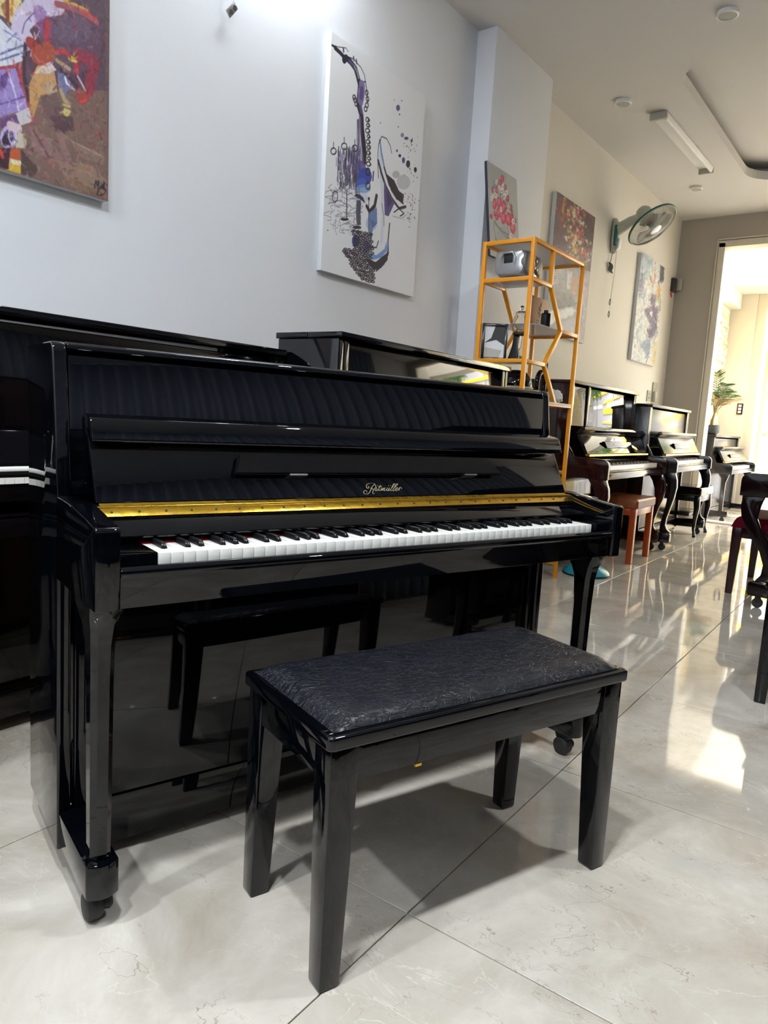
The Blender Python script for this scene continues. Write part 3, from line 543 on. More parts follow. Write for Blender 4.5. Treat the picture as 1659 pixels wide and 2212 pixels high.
# -- pale blue abstract
rs=np.random.RandomState(4)
A = A_p3 = Art(90, 190, ((300, 90), (678, 375), (490, 2120), (100, 1995)), (205, 206, 200)); A.sc *= 0.75
p3=[A.F((205,206,200),(0,0),(737,0),(737,2212),(0,2212)),A.F((130,140,165),(250,0),(400,100),(330,420),(330,760),(230,800),(200,300),a=.85),A.F((150,180,195),(380,150),(500,230),(450,400),(370,620),(340,500),(380,300),a=.8),A.F((105,95,115),(260,450),(350,500),(330,720),(240,760),a=.7)]
for i in range(420):
    cy=100+rs.rand()*2000;cx=330-cy*.08+rs.randn()*90;c=[(220,222,218),(120,140,175),(150,180,205),(100,100,125),(235,232,215),(170,190,190)][rs.randint(6)]
    p3.append(A.L(4+rs.rand()*12,c,(cx,cy),(cx-10+rs.randn()*14,cy+30+rs.rand()*70),a=.7))
p3+=[A.L(14,(160,70,40),(515,280),(508,380),(520,450),(505,560)),A.L(24,(180,80,40),(435,520),(455,620)),A.L(20,(170,70,40),(490,590),(470,690)),A.F((215,170,70),(545,700),(580,660),(610,720),(600,800),(560,860)),A.L(24,(200,120,50),(580,720),(570,860),(550,930)),A.L(20,(110,150,130),(590,880),(580,1130)),A.L(20,(50,50,70),(600,330),(650,400),(600,600),(560,620)),
 A.F((110,102,122),(440,830),(535,830),(500,1000),(560,1060),(540,1300),(520,1520),(430,1620),(350,1600),(370,1450),(440,1440),(340,1200),(330,1120),(370,1060),(430,1050)),A.F((225,222,205),(430,1110),(470,1150),(450,1250),(415,1180)),A.L(8,(225,222,225),(345,1190),(440,1440)),A.L(6,(215,200,215),(360,1070),(420,1070),(440,1120)),A.L(7,(215,200,215),(440,1040),(490,1020),(530,1050)),A.L(9,(225,222,225),(475,1270),(515,1340)),A.L(14,(150,110,130),(510,1050),(515,1160)),
 A.E((235,232,220),350,1510,22,40),A.F((95,115,150),(330,1640),(430,1640),(400,1900),(370,1950),(250,1720),a=.6),A.L(10,(50,60,90),(540,1510),(500,1620),(470,1700)),A.F((190,176,130),(460,1750),(550,1640),(490,2120),(430,2080),a=.8),A.L(8,(60,70,100),(400,1700),(410,1820),(370,1920),(410,1960)),A.L(8,(90,110,150),(330,1950),(380,1980),(340,2050))]
for i in range(40): p3.append(A.L(5,(50,50,65),*( [(585+rs.rand()*80,340+rs.rand()*280)]*1+[(585+rs.rand()*80,340+rs.rand()*280)])))
A_big.daub(9000, 9, 1.6, 16, 0.5); A_p2.daub(1500, 7, 1.6, 14, 0.5); A_p3.daub(2600, 8, 1.6, 16, 0.5); A_fl.daub(600, 6, 1.5, 8, 0.35)
def wall_canvas(name, label, art, x, y, z, w, h, th=0.032, edge=None, tilt=0.0, lean=0.0):
    t = thing(name, label, 'picture', (x, y, z)); t.rotation_euler = (0, -lean, 0)
    # local: x out of the wall, y along it, z up
    ib = MB().box(0.0, th, 0, w, 0, h).build('stretched_canvas', edge or M['canvas'], t, bevel=0.002)
    M4 = Matrix(((0, -1, 0, th+0.0012), (1, 0, 0, 0), (0, 0, 1, 0), (0, 0, 0, 1)))
    art.obj('artwork', w, h, t, M4)
    if tilt: t.rotation_euler = (tilt, -lean, 0)
    return t
wall_canvas('saxophone_canvas', 'white canvas print of a blue and black ink saxophone', A_sax, XW+0.001, 2.777, 1.702, 0.811, 1.112)
wall_canvas('abstract_canvas', 'large maroon and violet painted canvas cut by the left edge of the photo', A_big, XW+0.001, 0.345, 1.722, 1.25, 0.95, th=0.035)
wall_canvas('floral_canvas', 'dark red canvas of a bouquet above piano keys, behind the orange shelf', A_p2, XW2+0.001, 5.451, 1.735, 0.80, 1.07, th=0.035)
wall_canvas('pale_abstract_canvas', 'pale blue abstract canvas below the wall fan', A_p3, XW2+0.001, 7.522, 1.72, 0.80, 1.06, th=0.035)
wall_canvas('flower_cup_canvas', 'grey canvas of pink flowers in a cup, leaning on top of the orange shelf', A_fl, -2.352, 4.075, 2.021, 0.40, 0.575, th=0.018, edge=M['darkedge'], lean=0.13)

# small metal hook high on the left wall
t = thing('wall_hook', 'small metal bracket with two holes hanging by a cord high on the left wall', 'hook', (XW, 2.150, 2.62))
q = MB().prism([(-0.022, -0.0), (0.0, -0.022), (0.040, 0.030), (0.018, 0.050)], 'x', 0.03, 0.036).build('plate', M['steel'], t, bevel=0.001)
for a, b in ((0.0, 0.002), (0.018, 0.026)): B(0.036, 0.0375, a-0.002, a+0.012, b-0.006, b+0.009).build('slot', M['darkprint'], q)
MB().tube([(0.033, 0.02, 0.04), (0.03, 0.0, 0.09), (0.0, -0.004, 0.10)], 0.004, 6).build('arm', M['steel'], t, smooth=60)

# ------------------------------------------------------------------ pianos
def keys_stuff(root, W, u0, vf_, zt, zb, flip=True):
    mb = MB(); kw = (W-2*u0)/52
    for k in range(52): mb.box(u0+k*kw+0.0006, u0+(k+1)*kw-0.0006, vf_-0.15, vf_, zb, zt)
    mb.build('white_keys', M['ivory'], root, flip=True, kind='stuff')
    mb = MB()
    for k in range(51):
        if k % 7 in (0, 2, 3, 5, 6):
            c = u0+(k+1)*kw; mb.prism([(vf_-0.15, zt), (vf_-0.05, zt), (vf_-0.058, zt+0.013), (vf_-0.15, zt+0.013)], 'x', c-0.0055, c+0.0055)
    mb.build('black_keys', M['matte'], root, flip=True, kind='stuff')
SWEPT = [(0.16, 0.66), (0.282, 0.66), (0.290, 0.60), (0.275, 0.52), (0.225, 0.43), (0.155, 0.34), (0.125, 0.26), (0.130, 0.20), (0.160, 0.160), (0.06, 0.155), (0.055, 0.20), (0.060, 0.28), (0.090, 0.36), (0.150, 0.45), (0.190, 0.53), (0.180, 0.60)]
CABR = [(0.165, 0.66), (0.285, 0.66), (0.308, 0.60), (0.314, 0.54), (0.300, 0.45), (0.272, 0.35), (0.250, 0.27), (0.246, 0.215), (0.262, 0.185), (0.285, 0.168), (0.300, 0.160),
        (0.300, 0.155), (0.205, 0.155), (0.196, 0.18), (0.200, 0.23), (0.212, 0.29), (0.228, 0.36), (0.238, 0.45), (0.230, 0.53), (0.205, 0.60)]
def upright(name, label, loc, yaw, W=1.5, H=1.25, D=0.30, va=0.28, za=0.78, zb=0.64, mb_=None, mp=None, opened=True, legs='straight', stile=None, group=None, z0=0.0, toe=0.0):
    mb_ = mb_ or M['black2']; mp = mp or mb_
    r = thing(name, label, 'piano', (loc[0], loc[1], z0), math.pi/2-yaw, group)
    f = dict(flip=True)
    for u in (0, W-0.032):
        side = [(-D, 0.05), (-0.005, 0.05), (-0.005, H-0.024), (-D, H-0.024)]
        MB().prism(side, 'x', u, u+0.032).build('side_panel', mb_, r, bevel=0.003, **f)
        a = [(-0.006, zb), (va, zb)]+[(va-0.0, za-0.05)]+arc(va-0.045, za-0.045, 0.045, 0, 90, 6)+[(0.05, za+0.006), (-0.006, za+0.10 if opened else za+0.02)]
        MB().prism(a, 'x', u-0.004, u+0.038).build('arm', mb_, r, bevel=0.003, **f)
    B(-0.006, W+0.006, -D*0.5, 0.012, H-0.024, H).build('lid_flap', mb_, r, bevel=0.004, **f)
    B(-0.006, W+0.006, -D-0.01, -D*0.5-0.002, H-0.024, H).build('lid', mb_, r, bevel=0.004, **f)
    B(0.033, W-0.033, -D, -D+0.02, 0.06, H-0.026).build('back', M['backwood'], r, **f)
    MB().prism([(-0.035, 0.86), (-0.012, 0.86), (-0.020, H-0.040), (-0.043, H-0.040)], 'x', 0.07, W-0.07).build('upper_panel', mp, r, bevel=0.002, **f)
    for u in (0.034, W-0.068): B(u, u+0.034, -0.05, -0.006, 0.80, H-0.026).build('stile', mb_, r, bevel=0.002, **f)
    if stile:
        for u in stile: B(u, u+0.045, -0.04, -0.004, 0.86, H-0.026).build('stile', mb_, r, bevel=0.003, **f)
    B(0.036, W-0.036, -0.03, va-0.02, zb-0.002, zb+0.045).build('keybed', mb_, r, bevel=0.003, **f)
    B(0.036, W-0.036, va-0.055, va-0.028, zb+0.046, zb+0.056).build('keyslip', mb_, r, bevel=0.004, **f)
    for u in (0.039, W-0.105): B(u, u+0.066, va-0.215, va-0.058, zb+0.047, zb+0.094).build('key_block', mb_, r, bevel=0.003, **f)
    if opened:
        keys_stuff(r, W, 0.107, va-0.058, zb+0.090, zb+0.057)
        B(0.107, W-0.107, 0.0, va-0.215, zb+0.047, zb+0.12).build('key_rail', mb_, r, **f)
        b0, b1 = (0.135, za+0.03), (0.065, za+0.165)
        MB().prism([(b0[0]-0.02, b0[1]-0.01), b0, b1, (b1[0]-0.022, b1[1]-0.01)], 'x', 0.05, W-0.05).build('fallboard', mp, r, bevel=0.002, **f)
        MB().prism([(b1[0]-0.03, b1[1]+0.002), (b1[0]+0.004, b1[1]+0.001), (b1[0]+0.036, b1[1]+0.028), (b1[0]+0.032, b1[1]+0.048), (b1[0]+0.01, b1[1]+0.045)], 'x', 0.05, W-0.05).build('fallboard_lip', mp, r, bevel=0.003, **f)
        B(0.05, W-0.05, 0.120, 0.150, za+0.012, za+0.026).build('hinge', M['gold'], r, **f)
        dm = MB().prism([(0.40, za+0.115), (0.47, za+0.068), (1.10*W/1.5, za+0.068), (1.02*W/1.5, za+0.115)], 'y', 0.100, 0.125)
        o = dm.build('music_desk', mp, r, bevel=0.004, **f)
    else:
        cl = [(0.0, zb+0.05), (0.0, za+0.10), (0.03, za+0.12), (0.10, za+0.075), (va-0.075, za+0.045), (va-0.035, za+0.025), (va-0.028, za+0.005), (va-0.028, zb+0.085), (va-0.06, zb+0.085)]
        MB().prism(cl, 'x', 0.04, W-0.04).build('closed_fallboard', mp, r, bevel=0.006, **f)
    B(0.034, W-0.034, -0.04, -0.022, 0.150, zb-0.005).build('lower_panel', mp, r, bevel=0.002, **f)
    B(0.034, W-0.034, -0.05, -0.012, 0.045, 0.145).build('plinth', mb_, r, bevel=0.003, **f)
    for u in (0.002, W-0.058):
        if legs == 'cab':
            MB().prism([(p*va/0.30, q*(zb/0.66)) for p, q in (SWEPT if toe else CABR)], 'x', u+0.004, u+0.052).build('leg', mb_, r, bevel=0.006, **f)
        else:
            MB().prism([(va-0.11, 0.135), (va-0.065, 0.135), (va-0.065, 0.50), (va-0.035, zb-0.02), (va-0.035, zb-0.003), (va-0.16, zb-0.003), (va-0.12, 0.56)], 'x', u+0.006, u+0.05).build('leg', mb_, r, bevel=0.004, **f)
        tb = MB().prism([(-0.03, 0.065), (va-toe-0.01, 0.07), (va-toe, 0.08), (va-toe, 0.145), (va-toe-0.02, 0.158 if legs == 'cab' else 0.138), (-0.03, 0.14)], 'x', u, u+0.056).build('toe_block', mb_, r, bevel=0.004, **f)
        MB().lathe([(0.005, -0.012), (0.028, -0.012), (0.030, -0.008), (0.030, 0.008), (0.028, 0.012), (0.005, 0.012)], (u+0.028, va-toe-0.06, 0.030), 20, axis=(1, 0, 0)).build('caster', M['rubber'], tb, smooth=40, **f)
        MB().box(u+0.012, u+0.044, va-toe-0.075, va-toe-0.045, 0.036, 0.068).build('caster_fork', M['matte'], tb, **f)
    for k in range(3):
        MB().prism([(-0.02, 0.075), (0.02, 0.075), (0.075, 0.062), (0.078, 0.052), (0.02, 0.060), (-0.02, 0.062)], 'x', W/2-0.10+k*0.085, W/2-0.068+k*0.085).build('pedal', M['gold'], r, bevel=0.003, **f)
    return r
upright('upright_piano', 'closed glossy black upright piano against the left wall behind the front piano', (-2.0583, 0.5864), -0.0148, W=1.485, H=1.228, D=0.36, va=0.285, za=0.775, zb=0.64, opened=False)
lp_ = bpy.data.objects['upright_piano']
keys_stuff(lp_, 1.485, 0.12, 0.262, 0.787, 0.772)
B(0.045, 1.44, 0.20, 0.2625, 0.803, 0.812).build('lid_glint', M['ivory'], lp_, bevel=0.002, flip=True)  # white strip painted in for the bright reflection along the lid edge
upright('upright_piano', 'closed black upright piano added left of the frame along the left wall', (-2.06, -1.02), 0.0, W=1.48, H=1.25, D=0.36, va=0.28, za=0.775, zb=0.64, opened=False)  # unseen, added so the front piano's left side mirrors something dark
upright('upright_piano', 'closed black upright piano added by the back wall behind the camera, on its left side', (0.62, -1.35), -math.pi/2, W=1.48, H=1.21, D=0.33, va=0.28, za=0.775, zb=0.64, opened=False)  # out of view, added to darken what the front piano's arms mirror
upright('upright_piano', 'closed black upright piano added by the back wall behind the camera, in the right-hand corner', (2.25, -1.35), -math.pi/2, W=1.48, H=1.21, D=0.33, va=0.28, za=0.775, zb=0.64, opened=False)  # second unseen back-wall piano, added for the same dark reflection
upright('upright_piano', 'closed black upright piano added right beside the camera, nearer the back wall', (1.45, 0.72), math.pi, W=1.48, H=1.21, D=0.33, va=0.28, za=0.775, zb=0.64, opened=False)  # unseen, added as something dark for the front key slip to mirror
upright('upright_piano', 'closed black upright piano added right beside the camera, farther from the back wall', (1.45, 2.25), math.pi, W=1.48, H=1.21, D=0.33, va=0.28, za=0.775, zb=0.64, opened=False)  # its unseen neighbour, added for the same dark reflection
upright('upright_piano', 'closed black upright piano right of the frame, its black bench before it', (0.05, 4.05), math.pi, W=1.48, H=1.21, D=0.33, va=0.28, za=0.775, zb=0.64, opened=False)
upright('upright_piano', 'tall closed black upright piano behind the front piano, below the saxophone canvas', (-2.1398+0.323*math.cos(0.0474), 2.0819+0.323*math.sin(0.0474)), -0.0474, W=1.50, H=1.298, D=0.31, va=0.27, za=0.76, zb=0.64, opened=False)
upright('upright_piano', 'glossy mahogany upright piano with open lid over the keys, behind the brown bench', (-2.0231, 4.7944), -0.0193, W=1.475, H=1.320, D=0.33, va=0.305, za=0.79, zb=0.652, mb_=M['mahog'], mp=M['mahogf'], legs='cab', stile=[0.33])
upright('upright_piano', 'satin black upright piano with curved legs beside the far wall, behind the black stool', (-1.935, 6.290), -0.0373, W=1.43, H=1.232, D=0.35, va=0.260, za=0.79, zb=0.668, mb_=M['satin'], legs='cab')
upright('upright_piano', 'black upright piano in the vestibule carrying the potted palm', (-2.235, 10.0), 0.0, W=1.5, H=1.105, D=0.30, va=0.25, za=0.75, zb=0.62, mb_=M['satin'], z0=VZ)
rp = upright('upright_piano', 'dark reddish upright piano cut by the right edge, facing the maroon bench', (-0.585, 6.16), math.pi, W=1.49, H=1.22, D=0.32, va=0.285, za=0.79, zb=0.655, mb_=M['darkred'], mp=M['mahogf'], legs='cab', toe=0.10)

# -- front piano
PU, PV, PYAW = -1.3332, 0.7336, 0.2858
fp = thing('front_piano', 'glossy black upright piano in front with open key lid and white keys', 'piano', (PU, PV, 0), math.pi/2-PYAW)
W = 1.4474; F = dict(flip=True); bk = M['black']
for i, u in enumerate((0.0, W-0.027)):
    pf = [(-0.285, 0.074), (-0.014, 0.055), (-0.014, 0.63), (-0.010, 0.79), (-0.052, 1.078)]+arc(-0.073, 1.080, 0.020, 10, 90, 4)+[(-0.285, 1.1)]
    MB().prism(pf, 'x', u, u+0.027).build('side_board', bk, fp, bevel=0.004, seg=3, **F)
    ua = u if i == 0 else W-0.042
    am = [(-0.02, 0.634), (0.2575, 0.634), (0.2575, 0.770)]+arc(0.2495, 0.771, 0.008, 20, 90, 3)+[(0.10, 0.798), (-0.016, 0.80)]
    MB().prism(am, 'x', ua, ua+0.042).build('arm', bk, fp, bevel=0.0025, **F)
MB().prism([(-0.270, 1.083), (-0.085, 1.081), (-0.068, 1.081), (-0.058, 1.088), (-0.060, 1.096), (-0.070, 1.101), (-0.270, 1.102)], 'x', 0.0285, W-0.0285).build('top_lid', bk, fp, bevel=0.002, **F)
MB().prism([(-0.040, 0.80), (-0.026, 0.80), (-0.050, 1.074), (-0.068, 1.076)], 'x', 0.0285, W-0.0285).build('upper_panel', bk, fp, bevel=0.0015, **F)
B(0.0285, W-0.0285, -0.270, -0.262, 0.08, 1.083).build('back', M['backwood'], fp, **F)
for k in range(5): B(0.03+k*0.325, 0.12+k*0.325, -0.285, -0.2705, 0.08, 1.075).build('back_post', M['backwood'], fp, **F)
for z in (0.10, 0.96): B(0.0285, W-0.0285, -0.2848, -0.272, z, z+0.09).build('back_rail', M['backwood'], fp, **F)
B(0.0285, W-0.0285, -0.27, 0.115, 0.636, 0.684).build('keybed', bk, fp, **F)
# key slip with rounded moulding
MB().prism([(0.115, 0.636), (0.2540, 0.636), (0.2540, 0.690), (0.2585, 0.694), (0.2585, 0.703), (0.252, 0.7085), (0.2425, 0.7085), (0.241, 0.692), (0.115, 0.690)], 'x', 0.0425, W-0.0425).build('keyslip', bk, fp, bevel=0.0015, **F)
for u0, u1 in ((0.0425, 0.1125), (W-0.1125, W-0.0425)):
    B(u0, u1, 0.12, 0.2385, 0.692, 0.729).build('key_block', bk, fp, bevel=0.0015, **F)
KW = 1.222/52
kd = MB().box(0.0005, KW-0.0005, 0.120, 0.2390, 0.697, 0.7275).build('white_key', M['ivory'], fp, bevel=0.0012, **F).data
for k in range(52):
    if k == 0: o = bpy.data.objects['white_key']
    else: o = bpy.data.objects.new('white_key', kd); C.objects.link(o); o.parent = fp
    o.location = (0.1129+k*KW, 0, 0)
bkd = None
for k in range(51):
    if k % 7 in (0, 2, 3, 5, 6):
        if bkd is None:
            wt, wb = 0.0044, 0.0056; rr = []
            for v, zt_, wt_ in ((0.120, 0.7385, wt), (0.197, 0.7385, wt), (0.2030, 0.7345, wt*0.95), (0.2060, 0.7276, wb)):
                rr.append([(-wb, v, 0.7270), (-wt_, v, zt_-0.001), (-wt_*0.6, v, zt_), (wt_*0.6, v, zt_), (wt_, v, zt_-0.001), (wb, v, 0.7270)])
            o = MB().loft(rr).build('black_key', M['ebony'], fp, smooth=50, **F); bkd = o.data
        else: o = bpy.data.objects.new('black_key', bkd); C.objects.link(o); o.parent = fp
        off = {0: 0, 2: -0.0016, 3: 0.0016, 5: -0.0018, 6: 0.0018}[k % 7]
        o.location = (0.1129+(k+1)*KW+off, 0, 0)
B(0.1130, W-0.1130, 0.118, 0.1485, 0.7277, 0.7295).build('felt_strip', M['felt'], fp, **F)
MB().prism([(0.100, 0.752), (0.106, 0.7690), (0.114, 0.7700), (0.1560, 0.7450), (0.1555, 0.7405), (0.148, 0.7398)], 'x', 0.0428, W-0.0428).build('key_rail', bk, fp, bevel=0.001, **F)
# hinge between fallboard and its lower leaf
hg = MB().prism([(0.0935, 0.7880), (0.0950, 0.7900), (0.1130, 0.7757), (0.1110, 0.7737)], 'x', 0.040, W-0.040).build('hinge', M['gold'], fp, bevel=0.0006, **F)
MB().lathe([(0.0032, 0), (0.0036, W-0.08)], (0.04, 0.0935, 0.7900), 10, axis=(1, 0, 0)).build('hinge_pin', M['gold'], hg, smooth=60, **F)
MB().prism([(0.0840, 0.7950), (0.0852, 0.7972), (0.0935, 0.7912), (0.0925, 0.7890)], 'x', 0.052, W-0.052).build('upper_leaf', M['gold'], hg, **F)
mbs = MB()
for k in range(26): mbs.lathe([(0.0018, 0), (0.0026, 0.0008), (0.0008, 0.0010)], (0.070+k*(W-0.14)/25, 0.1045, 0.7826), 8, axis=(0, 0.63, 0.77))
mbs.build('screws', M['matte'], hg, kind='stuff', **F)
mbs = MB()
for k in range(28): mbs.box(0.052+k*(W-0.104)/28-0.0004, 0.052+k*(W-0.104)/28+0.0004, 0.0865, 0.0962, 0.7865, 0.7932)
mbs.build('knuckle_gaps', M['matte'], hg, kind='stuff', **F)
MB().prism([(0.070, 0.757), (0.108, 0.763), (0.1110, 0.7725), (0.0925, 0.7875), (0.083, 0.7945), (0.070, 0.7945)], 'x', 0.0428, W-0.0428).build('lid_rear_leaf', bk, fp, bevel=0.001, **F)
# fallboard leaning back against the case, front lip and small folded music desk
P0 = Vector((0.084, 0.7985)); dF = Vector((-0.054, 0.108)).normalized(); nF = Vector((dF.y, -dF.x))
def fb(s, t): q = P0+dF*s+nF*t; return (q.x, q.y)
MB().prism([fb(0.0, -0.014), fb(0.0, 0.0), fb(0.165, 0.0), fb(0.175, -0.014)], 'x', 0.0480, W-0.0480).build('fallboard', bk, fp, bevel=0.0015, **F)
MB().prism([fb(0.128, 0.0012), (0.050, 0.9115), (0.0505, 0.918), (0.038, 0.950), (0.033, 0.9565), (-0.002, 0.9640), (-0.010, 0.958)], 'x', 0.0480, W-0.040).build('fallboard_lip', bk, fp, bevel=0.0025, **F)
dsk = MB().prism([fb(0.050, 0.010), fb(0.050, 0.0225), fb(0.098, 0.0185), fb(0.100, 0.010)], 'x', 0.330, 1.128)
do = dsk.build('music_desk', bk, fp, **F)
bm = bmesh.new(); bm.from_mesh(do.data)
for v in bm.verts:
    if v.co.z > 0.865: v.co.x += 0.018 if v.co.x < 0.7 else -0.030
bmesh.ops.bevel(bm, geom=bm.edges[:], offset=0.003, segments=2, affect='EDGES'); bm.to_mesh(do.data); bm.free(); do.data.shade_smooth(); do.data.set_sharp_from_angle(angle=0.5)
for u in (0.46, 0.985):
    MB().prism([fb(0.046, 0.0005), fb(0.046, 0.024), fb(0.050, 0.024), fb(0.050, 0.0005)], 'x', u, u+0.045).build('desk_hinge', M['steel'], do, **F)
MB().prism([fb(0.052, 0.0), fb(0.052, 0.0115), fb(0.095, 0.0115), fb(0.095, 0.0)], 'x', 0.40, 1.05).build('desk_mount', bk, do, **F)
# lettering on the fallboard, flat script strokes
LETTERS = [[[0.675,0.0112],[0.673,0.0157],[0.669,0.0157],[0.665,0.0125],[0.665,0.0089],[0.67,0.0067],[0.677,0.0076],[0.684,0.0134],[0.69,0.021],[0.695,0.0268],[0.702,0.0313]],
[[0.681,0.0268],[0.683,0.0246],[0.682,0.0224],[0.678,0.0215],[0.676,0.0246],[0.678,0.03],[0.685,0.0335],[0.693,0.0344],[0.7,0.0335],[0.704,0.0291],[0.704,0.0246],[0.701,0.021],[0.696,0.0179],[0.69,0.021],[0.687,0.0224]],
[[0.694,0.0201],[0.695,0.017],[0.691,0.0112],[0.691,0.0076],[0.696,0.0081]],
[[0.699,0.0143],[0.704,0.0192],[0.707,0.0233],[0.703,0.0179],[0.702,0.0148],[0.706,0.0157],[0.709,0.0188]],
[[0.71,0.0291],[0.71,0.0277]],
[[0.719,0.0291],[0.712,0.0201],[0.71,0.0157],[0.712,0.0148],[0.716,0.017]],
[[0.712,0.0246],[0.722,0.0259]],
[[0.716,0.0148],[0.721,0.0224],[0.716,0.0148],[0.726,0.0224],[0.72,0.0148],[0.731,0.0224],[0.727,0.017],[0.726,0.0143],[0.73,0.0157],[0.735,0.0179]],
[[0.739,0.0224],[0.735,0.017],[0.735,0.0143],[0.739,0.0157],[0.745,0.0224],[0.741,0.0157],[0.741,0.0143],[0.745,0.0157]],
[[0.743,0.0282],[0.744,0.0268]],
[[0.749,0.0277],[0.75,0.0268]],
[[0.745,0.0157],[0.756,0.0246],[0.764,0.0313],[0.765,0.0326],[0.761,0.0322],[0.754,0.0246],[0.748,0.0179],[0.748,0.0143],[0.753,0.0157]],
[[0.753,0.0157],[0.764,0.0246],[0.772,0.03],[0.773,0.0326],[0.769,0.0313],[0.76,0.0224],[0.755,0.0179],[0.755,0.0134],[0.759,0.0157]],
[[0.759,0.0157],[0.766,0.0179],[0.77,0.0215],[0.769,0.0224],[0.764,0.0201],[0.762,0.0157],[0.763,0.0134],[0.769,0.0157]],
[[0.769,0.0157],[0.777,0.0224],[0.778,0.0224],[0.772,0.0143]],
[[0.775,0.0192],[0.779,0.0224],[0.781,0.0224],[0.783,0.0188]]]
lt = MB()
for st in LETTERS:
    pts = [Vector(p) for p in st]
    fine = []
    for i in range(len(pts)-1):
        p0 = pts[max(i-1, 0)]; p1 = pts[i]; p2 = pts[i+1]; p3 = pts[min(i+2, len(pts)-1)]
        for k in range(4):
            t_ = k/4; fine.append(0.5*((2*p1)+(p2-p0)*t_+(2*p0-5*p1+4*p2-p3)*t_**2+(3*p1-p0-3*p2+p3)*t_**3))
    fine.append(pts[-1]); vsr = []
    for i, p in enumerate(fine):
        d = (fine[min(i+1, len(fine)-1)]-fine[max(i-1, 0)]); d = d.normalized() if d.length > 1e-9 else Vector((1, 0)); nn = Vector((-d.y, d.x))
        wd_ = 0.00042+0.00055*abs(d.y)
        if len(st) == 2: wd_ = 0.0011
        for sg in (-1, 1):
            q_ = p+nn*wd_*sg; v2 = P0+dF*q_.y+nF*0.0006; vsr.append((q_.x, v2.x, v2.y))
    lt.add(vsr, [(2*i, 2*i+1, 2*i+3, 2*i+2) for i in range(len(fine)-1)])
lt.build('lettering', M['gilt'], fp, flip=True)
# lower case
B(0.0285, W-0.0285, -0.050, -0.030, 0.140, 0.634).build('lower_panel', bk, fp, bevel=0.0015, **F)
B(0.0285, W-0.0285, -0.055, -0.027, 0.030, 0.1375).build('plinth', bk, fp, bevel=0.0015, **F)
for u in (0.034, W-0.062): B(u, u+0.028, -0.031, -0.016, 0.05, 0.634).build('corner_stile', bk, fp, bevel=0.003, **F)
for k in range(3):
    MB().prism([(-0.03, 0.088), (0.02, 0.088), (0.068, 0.072), (0.070, 0.064), (0.02, 0.076), (-0.03, 0.078)], 'x', W/2-0.10+k*0.085, W/2-0.072+k*0.085).build('pedal', M['gold'], fp, bevel=0.003, **F)
for i, uc in enumerate((0.0325, W-0.0325)):
    sec = []
    for z, hu, v0, v1 in ((0.140, .019, .150, .193), (0.30, .020, .149, .195), (0.48, .0205, .148, .197), (0.555, .0215, .142, .200), (0.59, .024, .130, .207), (0.612, .028, .114, .217), (0.622, .0295, .106, .223), (0.633, .0295, .104, .225)):
        c = 0.010; sec.append([(uc-hu, v0+c, z), (uc-hu+c, v0, z), (uc+hu-c, v0, z), (uc+hu, v0+c, z), (uc+hu, v1-c, z), (uc+hu-c, v1, z), (uc-hu+c, v1, z), (uc-hu, v1-c, z)])
    MB().loft(sec).build('leg', bk, fp, smooth=40, **F)
    tp = [(uc-0.030, -0.03), (uc-0.030, 0.200)]+[(uc-0.030+0.060*k/6, 0.200+0.012*math.sin(math.pi*k/6)) for k in range(1, 6)]+[(uc+0.030, 0.200), (uc+0.030, -0.03)]
    tb = MB().prism(tp, 'z', 0.070, 0.1385).build('toe_block', bk, fp, bevel=0.003, **F)
    MB().prism([(0.185, 0.070), (0.125, 0.070), (0.135, 0.048), (0.165, 0.044), (0.180, 0.055)], 'x', uc-0.016, uc+0.016).build('caster_fork', M['matte'], tb, bevel=0.002, **F)
    MB().lathe([(0.004, -0.016), (0.022, -0.016), (0.0265, -0.013), (0.0275, -0.006), (0.0275, 0.006), (0.0265, 0.013), (0.022, 0.016), (0.004, 0.016)], (uc-0.006, 0.155, 0.0275), 28, axis=(1, 0, 0)).build('caster', M['rubber'], tb, smooth=40, **F)
    MB().lathe([(0.004, 0), (0.013, 0), (0.014, 0.012), (0.008, 0.018)], (uc+0.012, 0.160, 0.030), 16, axis=(1, 0.2, 0)).build('brake_knob', M['matte'], tb, smooth=40, **F)

